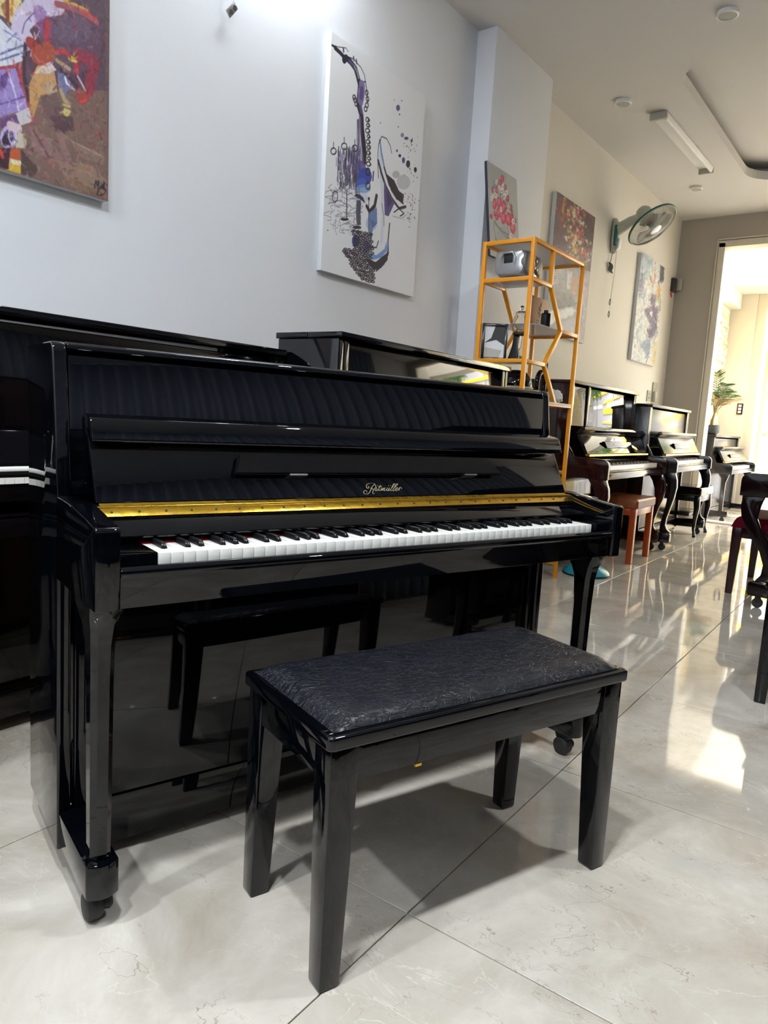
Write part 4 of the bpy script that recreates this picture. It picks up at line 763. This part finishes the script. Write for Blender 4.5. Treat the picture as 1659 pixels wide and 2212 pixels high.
# ------------------------------------------------------------------ benches
def bench(name, label, loc, yaw, Wb, Db, Ht, wood, top, cush=0.028, leg=0.055, legb=0.04, apron=0.066, pleat=False, group=None, cab=False, shelf=False, rail=0.026, stretch=False):
    r = thing(name, label, 'bench', (loc[0], loc[1], 0), math.pi/2-yaw, group); f = dict(flip=True)
    def rrect(u0, u1, v0, v1, rad, n=5):
        return arc(u1-rad, v1-rad, rad, 0, 90, n)+arc(u0+rad, v1-rad, rad, 90, 180, n)+arc(u0+rad, v0+rad, rad, 180, 270, n)+arc(u1-rad, v0+rad, rad, 270, 360, n)
    if rail: MB().prism(rrect(0, Wb, 0, Db, 0.012), 'z', Ht-rail, Ht).build('seat_frame', wood, r, bevel=0.005, seg=3, **f)
    ins = 0.016 if rail else 0.0
    if pleat or cab:
        MB().prism(rrect(ins, Wb-ins, ins, Db-ins, 0.02), 'z', Ht, Ht+cush).build('cushion', top, r, bevel=min(0.018, cush*0.4), seg=4, **f)
        if pleat:
            for k in range(int(Wb/0.013)-3):
                u = 0.02+k*0.013
                B(u, u+0.009, Db-0.001, Db+0.003, Ht+0.010, Ht+cush-0.016).build('pleat', top, r, bevel=0.001, seg=1, **f)
    else:
        nu, nv = 60, 30; L_, D_ = Wb-2*ins, Db-2*ins; vs_ = []; fs = []
        for j in range(nv+1):
            for i in range(nu+1):
                a = i/nu; b = j/nv
                # denser near the rim
                a = 0.5-0.5*math.cos(math.pi*a); b = 0.5-0.5*math.cos(math.pi*b)
                x = a*L_; y = b*D_; d = min(x, L_-x, y, D_-y)
                dx = min(x, L_-x); dy = min(y, D_-y); s_ = lambda t: 1-(1-min(1, t/0.045))**2.6
                z = cush*(s_(dx)*s_(dy))
                vs_.append((ins+x, ins+y, Ht+0.001+z))
        for j in range(nv):
            for i in range(nu): fs.append((j*(nu+1)+i, j*(nu+1)+i+1, (j+1)*(nu+1)+i+1, (j+1)*(nu+1)+i))
        MB().add(vs_, fs).build('cushion', top, r, smooth=80, **f)
    za = Ht-rail
    i0 = 0.010
    for iu in (0, 1):
        for iv in (0, 1):
            su = (1, -1)[iu]; sv = (1, -1)[iv]; ou = i0 if iu == 0 else Wb-i0; ov = i0 if iv == 0 else Db-i0
            if cab:
                secs = [(za, 0.0, 0.052), (za-0.06, -0.004, 0.056), (za-0.12, -0.006, 0.05), (za-0.22, 0.010, 0.036), (za-0.32, 0.020, 0.027), (0.05, 0.012, 0.026), (0.02, 0.0, 0.032), (0.0, 0.0, 0.034)]
            else: secs = [(za, 0, leg), (za-apron, 0, leg), (0.004, 0.0, legb), (0.0, 0.003, legb-0.006)]
            rings = []
            for z, o_, w_ in secs:
                a0, a1 = ou+su*o_, ou+su*(o_+w_); b0, b1 = ov+sv*o_, ov+sv*(o_+w_); rings.append([(a0, b0, z), (a1, b0, z), (a1, b1, z), (a0, b1, z)])
            MB().loft(rings[::-1]).build('leg', wood, r, bevel=0.002 if not cab else 0.006, **f)
    t = 0.016
    for v in (0.014, Db-0.014-t): B(leg+i0, Wb-leg-i0, v, v+t, za-apron, za).build('apron', wood, r, bevel=0.0015, **f)
    for u in (0.014, Wb-0.014-t): B(u, u+t, leg+i0, Db-leg-i0, za-apron, za).build('apron', wood, r, bevel=0.0015, **f)
    if not rail: B(0.02, Wb-0.02, 0.02, Db-0.02, za-0.012, za-0.001).build('seat_base', wood, r, **f)
    if shelf: B(0.03, Wb-0.03, Db*0.25, Db*0.75, 0.20, 0.235).build('stretcher', wood, r, bevel=0.002, **f)
    if stretch:
        for s_ in (0.004,): MB().lathe([(0.001, 0), (0.013, 0), (0.015, 0.006), (0.013, 0.012), (0.001, 0.012)], (-s_, Db*0.5, za-0.03), 16, axis=(-1, 0, 0)).build('height_knob', M['steel'], r, smooth=40, **f)
    return r
fbn = bench('piano_bench', 'black piano bench with creased leather seat standing in front of the black piano', (-1.0433, 0.9607), 0.3276, 0.762, 0.348, 0.470, M['black'], M['leather'], cush=0.021)
B(0.190, 0.204, 0.328, 0.3335, 0.3715, 0.3765).build('seat_hinge', M['gold'], fbn, flip=True)
bench('piano_bench', 'brown leather bench on orange wooden legs before the mahogany piano', (-2.015, 5.385), -0.03, 0.505, 0.33, 0.415, M['orwood'], M['brownl'], cush=0.075, leg=0.045, legb=0.042, apron=0.05, pleat=True, rail=0.0)
bench('piano_bench', 'black padded stool with curved legs before the satin black piano', (-2.09, 7.375), -0.02, 0.545, 0.375, 0.405, M['satin'], M['black2'], cush=0.085, apron=0.055, cab=True, shelf=True, rail=0.0, leg=0.05)
bench('piano_bench', 'maroon velvet bench on dark red legs at the right edge', (-0.955, 4.96), 0.0, 0.775, 0.345, 0.43, M['redwood'], M['redvel'], cush=0.065, apron=0.065, rail=0.0, leg=0.055, legb=0.04)
bench('piano_bench', 'black bench cut by the right edge with only one tapered leg in view', (-0.43, 2.97), 0.0, 0.75, 0.345, 0.470, M['black2'], M['leather'], cush=0.018)

# ------------------------------------------------------------------ orange shelf and what stands on it
SX0, SX1, SY0, SY1 = -2.183, -1.880, 3.75, 4.45; T = 0.022
sh = thing('display_shelf', 'orange metal zigzag display shelf with grey glass shelves beside the pillar', 'shelf', (0, 0, 0))
om = M['orange']
for x in (SX0, SX1):
    for y in (SY0, SY1): MB().bar((x, y, 0.0), (x, y, 2.015), T).build('post', om, sh, bevel=0.0015)
YM, YK = 4.005, 4.20
for x in (SX0, SX1):
    MB().bar((x, SY0+T/2, 2.003), (x, SY1-T/2, 2.003), T).build('rail', om, sh, bevel=0.0015)
    MB().bar((x, SY0+T/2, 1.797), (x, YM, 1.797), T).build('rail', om, sh, bevel=0.0015)
    MB().bar((x, YK, 1.565), (x, SY1-T/2, 1.565), T).build('rail', om, sh, bevel=0.0015)
    MB().bar((x, SY0+T/2, 1.348), (x, YM, 1.348), T).build('rail', om, sh, bevel=0.0015)
    MB().bar((x, SY0+T/2, 1.125), (x, SY1-T/2, 1.125), T).build('rail', om, sh, bevel=0.0015)
    MB().bar((x, YM, 1.80), (x, YM, 1.995), T).build('stay', om, sh, bevel=0.0015)
    for a, b in (((YM, 1.797), (YK, 1.565)), ((YK, 1.565), (YM, 1.348)), ((YM, 1.348), (YK, 1.13))):
        MB().bar((x, a[0], a[1]), (x, b[0], b[1]), T, upv=(1, 0, 0)).build('diagonal', om, sh, bevel=0.0015)
for z in (2.003, 1.797, 1.348, 1.125, 0.70, 0.10):
    MB().bar((SX0+T/2, SY0, z), (SX1-T/2, SY0, z), T).build('crossbar', om, sh, bevel=0.0015)
for z in (2.003, 1.565, 1.125, 0.70, 0.10): MB().bar((SX0+T/2, SY1, z), (SX1-T/2, SY1, z), T).build('crossbar', om, sh, bevel=0.0015)
for z, a, b in ((2.008, SY0, SY1), (1.802, SY0, YM), (1.570, YM-0.12, SY1), (1.353, SY0, YM)):
    B(SX0+0.011, SX1-0.011, a+0.011, b-0.011, z-0.004, z+0.004).build('glass_shelf', M['glasspanel'], sh)
B(SX0+0.011, SX1+0.012, SY0+0.011, SY1-0.011, 1.122, 1.138).build('board', M['board'], sh, bevel=0.002)
B(SX0+0.011, SX1-0.011, SY0+0.011, SY1-0.011, 0.695, 0.711).build('board', M['board'], sh, bevel=0.002)
# portable stereo
st = thing('portable_stereo', 'rounded silver portable stereo on the top tier of the orange shelf', 'stereo', (-2.04, 3.885, 1.8065))
def rbox(y, w, h, zc, r, n=6):
    return [(a, y, zc+b) for a, b in arc(w-r, h-r, r, 0, 90, n)+arc(-w+r, h-r, r, 90, 180, n)+arc(-w+r, -h+r, r, 180, 270, n)+arc(w-r, -h+r, r, 270, 360, n)]
MB().loft([rbox(y, w_, h_, 0.092, 0.03) for y, w_, h_ in ((-0.115, 0.070, 0.045), (-0.105, 0.088, 0.063), (-0.06, 0.096, 0.070), (0.0, 0.098, 0.072), (0.06, 0.096, 0.070), (0.09, 0.088, 0.062), (0.10, 0.07, 0.045))]).build('body', M['silver'], st, smooth=50)
MB().lathe([(0.001, 0.012), (0.05, 0.012), (0.064, 0.004), (0.066, -0.02)], (0.098, -0.045, 0.092), 28, axis=(1, 0, 0), closed=False).build('speaker_grille', M['dsilver'], st, smooth=50)
MB().lathe([(0.001, 0.012), (0.04, 0.012), (0.05, 0.004), (0.052, -0.02)], (0.098, 0.062, 0.092), 28, axis=(1, 0, 0), closed=False).build('speaker_grille', M['dsilver'], st, smooth=50)
for yy, zz in ((0.005, 0.075), (0.02, 0.115), (0.03, 0.07)): MB().lathe([(0.001, 0.014), (0.009, 0.012), (0.01, 0)], (0.10, yy, zz), 14, axis=(1, 0, 0), closed=False).build('knob', M['steel'], st, smooth=40)
B(-0.03, 0.03, -0.1165, -0.100, 0.085, 0.135).build('handle_recess', M['darkprint'], st, bevel=0.004)
MB().tube([(-0.04, -0.112, 0.075), (-0.045, -0.120, 0.11), (-0.03, -0.122, 0.142), (0.03, -0.122, 0.142), (0.045, -0.120, 0.11), (0.04, -0.112, 0.075)], 0.007, 8).build('handle', M['silver'], st, smooth=60)
MB().lathe([(0.001, 0.018), (0.05, 0.016), (0.082, 0.006), (0.086, 0.0), (0.001, 0.0)], (0, -0.02, 0.0), 32, closed=False).build('base', M['white'], st, smooth=50)
# framed photo
fr = thing('photo_frame', 'small black frame with a grey picture on the orange shelf', 'picture frame', (-2.125, 3.835, 1.3575), math.radians(30)); fr.rotation_euler = (math.radians(-6), 0, math.radians(30))
for a in ((-0.075, -0.058, 0, 0.215), (0.058, 0.075, 0, 0.215)): B(a[0], a[1], -0.008, 0.008, a[2], a[3]).build('frame_side', M['satin'], fr, bevel=0.002)
for z in (0.0, 0.198): B(-0.058, 0.058, -0.008, 0.008, z, z+0.017).build('frame_rail', M['satin'], fr, bevel=0.002)
gp = B(-0.058, 0.058, -0.002, 0.006, 0.017, 0.198).build('print', M['canvas'], fr)
MB().prism([(-0.058, 0.017), (0.03, 0.017), (0.045, 0.06), (-0.058, 0.075)], 'y', -0.003, -0.0025).build('print_shape', M['grey'], fr); MB().prism([(0.0, 0.198), (0.058, 0.198), (0.058, 0.09), (0.01, 0.12), (-0.058, 0.10), (-0.02, 0.13)], 'y', -0.0032, -0.0027).build('print_shape', M['rubber'], fr)
# glass coffee syphon
sy = thing('coffee_syphon', 'glass coffee syphon on a black stand on the orange shelf', 'coffee maker', (-1.992, 3.895, 1.3575))
MB().lathe([(0.012, 0.165), (0.030, 0.172), (0.046, 0.195), (0.050, 0.225), (0.042, 0.252), (0.034, 0.262), (0.034, 0.275), (0.031, 0.275), (0.031, 0.262), (0.047, 0.225), (0.043, 0.197), (0.028, 0.175), (0.010, 0.168)], (0, 0, 0), 28, closed=False).build('upper_bowl', M['glass'], sy, smooth=60)
MB().lathe([(0.001, 0.276), (0.033, 0.274), (0.035, 0.280), (0.02, 0.286), (0.004, 0.288), (0.004, 0.294), (0.012, 0.302), (0.008, 0.308), (0.001, 0.309)], (0, 0, 0), 24, closed=False).build('cap', M['glass'], sy, smooth=60)
MB().lathe([(0.001, 0.308), (0.010, 0.308), (0.011, 0.314), (0.001, 0.318)], (0, 0, 0), 14, closed=False).build('cap_knob', M['darkprint'], sy, smooth=50)
MB().lathe([(0.0, 0.150), (0.042, 0.150), (0.044, 0.156), (0.040, 0.166), (0.0, 0.166)], (0, 0, 0), 24).build('collar', M['matte'], sy, smooth=40)
MB().loft([[(-0.030-a, -0.012, z), (-0.030+b, -0.012, z), (-0.030+b, 0.012, z), (-0.030-a, 0.012, z)] for z, a, b in ((0.0, 0.042, 0.036), (0.03, 0.030, 0.03), (0.09, 0.012, 0.022), (0.15, 0.006, 0.024))]).build('stand', M['satin'], sy, bevel=0.003)
MB().lathe([(0.001, 0.012), (0.020, 0.014), (0.028, 0.035), (0.026, 0.060), (0.012, 0.085), (0.009, 0.150), (0.007, 0.150), (0.010, 0.085), (0.024, 0.058), (0.026, 0.035), (0.018, 0.017), (0.001, 0.015)], (0.022, 0, 0), 24, closed=False).build('lower_flask', M['glass'], sy, smooth=60)
B(-0.07, 0.05, -0.035, 0.035, 0.0, 0.010).build('foot', M['satin'], sy, bevel=0.003)
# wooden sign board and black hexagonal bottle
sg = thing('wooden_sign', 'tan wooden board with a small black figure print, standing behind the black bottle', 'sign', (-2.02, 4.045, 1.5745))
B(0, 0.014, 0, 0.235, 0, 0.185).build('board', M['signw'], sg, bevel=0.001)
B(-0.02, -0.001, -0.01, 0.10, 0, 0.180).build('back_board', M['redwood'], sg, bevel=0.001)
pr = MB()
for po in ([(0.10, 0.13), (0.125, 0.17), (0.13, 0.145), (0.118, 0.125)], [(0.085, 0.125), (0.10, 0.130), (0.13, 0.118), (0.12, 0.105), (0.095, 0.11)], [(0.08, 0.105), (0.115, 0.10), (0.13, 0.085), (0.09, 0.088)], [(0.095, 0.085), (0.12, 0.083), (0.112, 0.062)]):
    pr.add([(0.0146, a, b) for a, b in po], [tuple(range(len(po)))])
for k, (a, b) in enumerate(((0.08, 0.045), (0.07, 0.030), (0.10, 0.015))):
    for s_ in range(2): pr.add([(0.0146, a+s_*0.02, b), (0.0146, a+s_*0.02+0.010, b+0.002), (0.0146, a+s_*0.02+0.009, b+0.009), (0.0146, a+s_*0.02-0.001, b+0.008)], [(0, 1, 2, 3)])
pr.build('figure_print', M['darkprint'], sg)
bo = thing('hexagonal_bottle', 'black hexagonal bottle on the middle tier of the orange shelf', 'bottle', (-1.945, 4.115, 1.5745))
MB().lathe([(0.030, 0), (0.031, 0.004), (0.031, 0.082), (0.027, 0.087), (0.012, 0.087)], (0, 0, 0), 6).build('body', M['satin'], bo, bevel=0.001)
MB().lathe([(0.012, 0.086), (0.013, 0.088), (0.013, 0.103), (0.011, 0.105)], (0, 0, 0), 16).build('cap', M['matte'], bo, smooth=40)
# black round pot, black ornament, crumpled wrap
pt = thing('black_pot', 'round glossy black pot with a pale rim low on the orange shelf', 'pot', (-2.0, 3.90, 1.1385))
MB().lathe([(0.001, 0), (0.075, 0), (0.095, 0.03), (0.100, 0.08), (0.090, 0.125), (0.065, 0.155), (0.03, 0.168), (0.001, 0.17)], (0, 0, 0), 36, closed=False).build('body', M['black2'], pt, smooth=60)
MB().lathe([(0.098, 0.060), (0.104, 0.063), (0.104, 0.070), (0.099, 0.073)], (0, 0, 0), 36, closed=False).build('rim', M['grey'], pt, smooth=40)
orn = thing('loop_ornament', 'glossy black looped ornament standing at the far side of the orange shelf', 'ornament', (-2.0, 4.235, 1.1385))
MB().tube([(0.0, 0.0+0.050*math.sin(a), 0.10+0.085*-math.cos(a)) for a in [i*2*math.pi/20 for i in range(20)]], 0.017, 12, closed=True).build('loop', M['black2'], orn, smooth=60)
MB().tube([(0.0, 0.045, 0.13), (0.0, 0.062, 0.19), (0.0, 0.067, 0.25), (0, 0.062, 0.29)], [0.016, 0.014, 0.010, 0.004], 12).build('neck', M['black2'], orn, smooth=60)
MB().lathe([(0.001, 0), (0.04, 0), (0.038, 0.008), (0.001, 0.012)], (0, 0, 0), 20, closed=False).build('foot', M['black2'], orn, smooth=40)
rr = random.Random(5); bmw = bmesh.new(); bmesh.ops.create_icosphere(bmw, subdivisions=4, radius=0.05)
for v in bmw.verts:
    n_ = math.sin(v.co.x*160+v.co.z*90)*math.cos(v.co.y*140)*0.16+math.sin(v.co.y*310+v.co.x*230)*0.08+rr.uniform(-.06, .06)
    v.co *= 1+n_; v.co.z = max(0.0, v.co.z*0.9+0.038); v.co.y *= 1.3
me = bpy.data.meshes.new('plastic_wrap'); bmw.to_mesh(me); bmw.free(); me.materials.append(M['plasticbag']); o = bpy.data.objects.new('plastic_wrap', me); o.location = (-1.95, 4.345, 1.139); C.objects.link(o); tag(o, 'crumpled white plastic wrap on the board at the far end of the orange shelf', 'wrapping')

# ------------------------------------------------------------------ wall fan
FN = Vector((0.62, -0.12, -0.775)).normalized(); HUB = Vector((-2.227, 6.71, 2.815))
wf = thing('wall_fan', 'grey and teal fan mounted high on the left wall', 'fan', (XW2, 6.79, 2.62))
L0 = Vector((XW2, 6.79, 2.62)); hb = HUB-L0
rings = []
for z, wv, dx in ((0.0, 0.02, 0.035), (0.02, 0.04, 0.055), (0.10, 0.055, 0.065), (0.20, 0.055, 0.055), (0.28, 0.04, 0.045), (0.31, 0.02, 0.03)):
    rings.append([(dx*(0.2+0.8*math.cos(a))if math.cos(a) > 0 else 0.0, wv*math.sin(a), z) for a in [math.pi*(-0.5+i/11) for i in range(12)]])
MB().loft(rings).build('mount', M['fangrey'], wf, smooth=50)
B(0.03, 0.062, -0.060, -0.030, 0.06, 0.24).build('teal_trim', M['dteal'], wf, bevel=0.008)
MB().prism([(0.055, 0.02), (0.078, 0.04), (0.082, 0.12), (0.060, 0.13)], 'y', -0.028, 0.028).build('control_panel', M['white'], wf, bevel=0.006)
back = hb-FN*0.13
MB().tube([(0.03, 0, 0.20), tuple(Vector((0.03, 0, 0.20)).lerp(back, 0.5)+Vector((0, 0, 0.01))), tuple(back)], [0.055, 0.045, 0.030], 16).build('arm', M['fangrey'], wf, smooth=60)
MB().lathe([(0.001, -0.20), (0.05, -0.19), (0.07, -0.16), (0.075, -0.06), (0.055, -0.045), (0.001, -0.04)], hb+FN*0.0, 24, axis=FN, closed=False).build('motor_housing', M['fangrey'], wf, smooth=50)
FR = 0.222
cg = MB(); qf = FN.to_track_quat('Z', 'Y')
def fpnt(r, a, z): return hb + qf @ Vector((r*math.cos(a), r*math.sin(a), z))
for r_, z_, t_ in ((FR, 0.0, 0.006), (FR*0.98, 0.018, 0.003), (FR*0.98, -0.02, 0.003)):
    pass
for k in range(72):
    a = k*2*math.pi/72
    cg.tube([fpnt(0.055, a, 0.060), fpnt(0.13, a, 0.052), fpnt(0.19, a, 0.030), fpnt(FR, a, 0.0)], 0.0016, 4)
    cg.tube([fpnt(FR, a, 0.0), fpnt(0.17, a, -0.04), fpnt(0.06, a, -0.05)], 0.0011, 4)
cg.build('guard_wires', M['fangrey'], wf, kind='stuff')
MB().tube([fpnt(FR, i*2*math.pi/48, 0.0) for i in range(48)], 0.0075, 8, closed=True).build('guard_ring', M['dteal'], wf, smooth=60)
MB().tube([fpnt(FR*0.985, i*2*math.pi/48, 0.012) for i in range(48)], 0.004, 8, closed=True).build('guard_ring', M['fangrey'], wf, smooth=60)
MB().lathe([(0.001, 0.068), (0.045, 0.066), (0.056, 0.060), (0.058, 0.054)], hb, 28, axis=FN, closed=False).build('hub_badge', M['silver'], wf, smooth=50)
MB().lathe([(0.001, 0.03), (0.03, 0.028), (0.034, -0.03), (0.001, -0.035)], hb, 20, axis=FN, closed=False).build('hub', M['dteal'], wf, smooth=50)
for k in range(3):
    a0 = k*2*math.pi/3+0.5; vs_ = []; nr, na = 8, 8
    for i in range(nr+1):
        r_ = 0.03+0.165*i/nr; sp = 0.55+0.55*math.sin(math.pi*min(1, i/nr*0.85)); off = 0.25*i/nr
        for j in range(na+1):
            t_ = j/na-0.5; edge = (1-(i/nr)**6*(2*t_)**2*0.5); vs_.append(fpnt(r_*edge, a0+off+t_*sp*1.5, 0.020-0.034*(j/na)+0.004*math.sin(i)))
    fs = [(i*(na+1)+j, i*(na+1)+j+1, (i+1)*(na+1)+j+1, (i+1)*(na+1)+j) for i in range(nr) for j in range(na)]
    o = MB().add(vs_, fs).build('blade', M['blade'], wf, smooth=60); sm = o.modifiers.new('t', 'SOLIDIFY'); sm.thickness = 0.0015
# hanging cord coil and pull cords
cc = MB().tube([(0.02, -0.02, 0.0), (0.02, -0.035, -0.06), (0.02, -0.05, -0.10)], 0.003, 6)
for k in range(4):
    cc.tube([(0.02+0.004*math.sin(a*3+k), -0.02+0.045*math.cos(a+k)*(0.85+.06*k), -0.135+0.040*math.sin(a+k*0.4)) for a in [i*2*math.pi/16 for i in range(16)]], 0.0045, 6, closed=True)
cc.build('power_cord', M['matte'], wf, smooth=60)
MB().tube([(0.05, 0.0, 0.02), (0.05, -0.012, -0.2), (0.04, -0.015, -0.42)], 0.0012, 5).build('pull_cord', M['grey'], wf); MB().tube([(0.05, 0.012, 0.02), (0.05, 0.004, -0.2), (0.04, -0.012, -0.53)], 0.0012, 5).build('pull_cord', M['grey'], wf)
for z in (-0.445, -0.555): MB().tube([(0.04, -0.014+0.017*math.sin(a)*(1 if math.cos(a) < 0.3 else 0.7), z+0.028*math.cos(a)) for a in [i*2*math.pi/14 for i in range(14)]], 0.0035, 6, closed=True).build('pull_ring', M['dteal'], wf, smooth=60)
# wall fittings
o = thing('adapter_box', 'dark power adapter on a white socket near the far corner of the left wall', 'adapter', (XW2, 8.70, 2.66))
B(0.0, 0.042, 0.0, 0.10, -0.06, 0.09).build('adapter_body', M['rubber'], o, bevel=0.004); B(0.0, 0.085, 0.104, 0.15, -0.03, 0.10).build('socket_face', M['grey'], o, bevel=0.003)
MB().tube([(0.03, 0.01, -0.06), (0.02, -0.03, -0.10), (0.025, -0.05, -0.085), (0.03, -0.02, -0.13), (0.02, 0.01, -0.10)], 0.006, 6).build('red_wire', M['felt'], o, smooth=60)
o = thing('socket_plate', 'grey double socket plate low on the left wall by the satin black piano', 'socket', (XW2, 8.26, 1.335)); B(0, 0.012, 0, 0.10, 0, 0.12).build('plate', M['grey'], o, bevel=0.002)
for z in (0.03, 0.07): B(0.012, 0.0135, 0.04, 0.055, z, z+0.02).build('slot', M['rubber'], o)
o = thing('breaker_box', 'grey breaker switch box beside the double socket plate', 'switch', (XW2, 8.42, 1.335)); B(0, 0.014, 0, 0.16, 0, 0.22).build('plate', M['grey'], o, bevel=0.003); B(0.014, 0.045, 0.01, 0.13, 0.0, 0.12).build('cover', M['fangrey'], o, bevel=0.006)
o = thing('switch_panel', 'small brown switch panel on the cream vestibule wall', 'switch', (-2.36, VY, 1.33)); B(0, 0.08, -0.012, 0, 0, 0.16).build('plate', M['redwood'], o, bevel=0.002)
for z in (0.02, 0.065, 0.11): B(0.02, 0.06, -0.018, -0.012, z, z+0.032).build('switch', M['white'], o)

# ------------------------------------------------------------------ floor fan
ff = thing('floor_fan', 'small teal floor fan behind the right leg of the front piano', 'fan', (-1.79, 4.76, 0))
MB().lathe([(0.001, 0), (0.155, 0), (0.16, 0.008), (0.158, 0.014)], (0, 0, 0), 36, closed=False).build('base_rim', M['matte'], ff, smooth=40)
MB().lathe([(0.158, 0.014), (0.150, 0.030), (0.115, 0.055), (0.06, 0.072), (0.035, 0.10), (0.001, 0.10)], (0, 0, 0), 36, closed=False).build('base', M['teal'], ff, smooth=60)
MB().tube([(0, 0, 0.09), (0, 0, 0.22)], [0.03, 0.02], 14).build('neck', M['white'], ff, smooth=60)
fd = Vector((0.75, -0.6, 0.3)).normalized(); qf2 = fd.to_track_quat('Z', 'Y'); fc = Vector((0.02, -0.02, 0.375))
def gp_(r, a, z): return fc + qf2 @ Vector((r*math.cos(a), r*math.sin(a), z))
g = MB()
for k in range(54):
    a = k*2*math.pi/54; g.tube([gp_(0.04, a, 0.05), gp_(0.12, a, 0.036), gp_(0.165, a, 0)], 0.0013, 4); g.tube([gp_(0.165, a, 0), gp_(0.11, a, -0.035), gp_(0.04, a, -0.045)], 0.0013, 4)
g.build('guard_wires', M['fangrey'], ff, kind='stuff')
MB().tube([gp_(0.165, i*2*math.pi/40, 0) for i in range(40)], 0.005, 8, closed=True).build('guard_ring', M['fangrey'], ff, smooth=60)
MB().lathe([(0.001, -0.11), (0.045, -0.10), (0.05, -0.05), (0.001, -0.04)], fc, 20, axis=fd, closed=False).build('motor_housing', M['white'], ff, smooth=50)
MB().lathe([(0.001, 0.055), (0.035, 0.053), (0.04, 0.045)], fc, 20, axis=fd, closed=False).build('hub_badge', M['teal'], ff, smooth=50)
for k in range(3):
    a0 = k*2.094; vs_ = [gp_(r_, a0+t_*(0.5+r_*3), 0.01-0.02*t_) for r_ in (0.03, 0.08, 0.145) for t_ in (-0.5, 0, 0.5)]
    o = MB().add(vs_, [(i*3+j, i*3+j+1, (i+1)*3+j+1, (i+1)*3+j) for i in range(2) for j in range(2)]).build('blade', M['teal'], ff); o.modifiers.new('t', 'SOLIDIFY').thickness = 0.0015

# ------------------------------------------------------------------ potted palm on the vestibule piano
pp = thing('potted_palm', 'small feathery palm in a dark pot on top of the vestibule piano', 'plant', (-2.34, 10.18, VZ+1.106))
MB().lathe([(0.001, 0), (0.075, 0), (0.08, 0.008), (0.072, 0.018), (0.10, 0.022), (0.108, 0.04), (0.105, 0.13), (0.098, 0.13), (0.098, 0.118), (0.001, 0.118)], (0, 0, 0), 28, closed=False).build('pot', M['pot'], pp, smooth=40)
MB().lathe([(0.097, 0.119), (0.001, 0.124)], (0, 0, 0), 24, closed=False).build('soil', M['soil'], pp)
MB().tube([(0, 0, 0.11), (0.01, 0, 0.20), (0.03, 0, 0.30)], [0.022, 0.018, 0.012], 10).build('stem', M['stem'], pp, smooth=60)
rl = random.Random(11)
FRD = [((-0.03, -0.03), 0.66, 0.34, 0), ((0.16, -0.05), 0.50, 0.28, 0), ((0.33, -0.10), 0.34, 0.22, 0), ((0.36, 0.1), 0.26, 0.08, 1), ((-0.06, -0.14), 0.36, 0.20, 0), ((0.15, 0.15), 0.40, 0.2, 0), ((-0.07, 0.14), 0.26, 0.1, 0), ((0.24, -0.22), 0.42, 0.26, 0), ((0.12, -0.06), 0.22, 0.03, 1)]
for (dx, dy), hz, sag, dry in FRD:
    a0 = Vector((0.02, 0, 0.26)); tip = Vector((0.02+dx*0.80, dy*1.35, 0.26+hz)); mid = Vector((0.02+dx*0.30, dy*0.45, 0.26+hz*0.85))
    pth = [a0*(1-t)**2+mid*2*t*(1-t)+(tip-Vector((0, 0, sag*0.35)))*t*t for t in [i/10 for i in range(11)]]
    fm = M['leafd'] if dry else M['leaf']
    fo = MB().tube(pth, [0.006*(1-i/11)+0.0012 for i in range(11)], 6).build('frond', M['stem'], pp, smooth=60)
    lf = MB(); side = (pth[-1]-pth[0]).cross(Vector((0, 0, 1))).normalized()
    for i in range(14):
        t = 0.34+0.64*i/14; k = min(9, int(t*10)); p = pth[k].lerp(pth[k+1], t*10-k); d = (pth[k+1]-pth[k]).normalized(); L_ = 0.14*math.sin(math.pi*(0.14+0.78*(i/14)))+0.035
        for s_ in (-1, 1):
            e = (side*s_*0.75+d*0.6+Vector((0, 0, -0.18-0.2*rl.random()))).normalized()*L_; wv = d*0.0085
            lf.add([p-wv*0.4, p+e*0.45-wv, p+e, p+e*0.45+wv, p+wv*0.4], [(0, 1, 2, 3, 4)])
    lf.build('leaflets', fm, fo, kind='stuff')
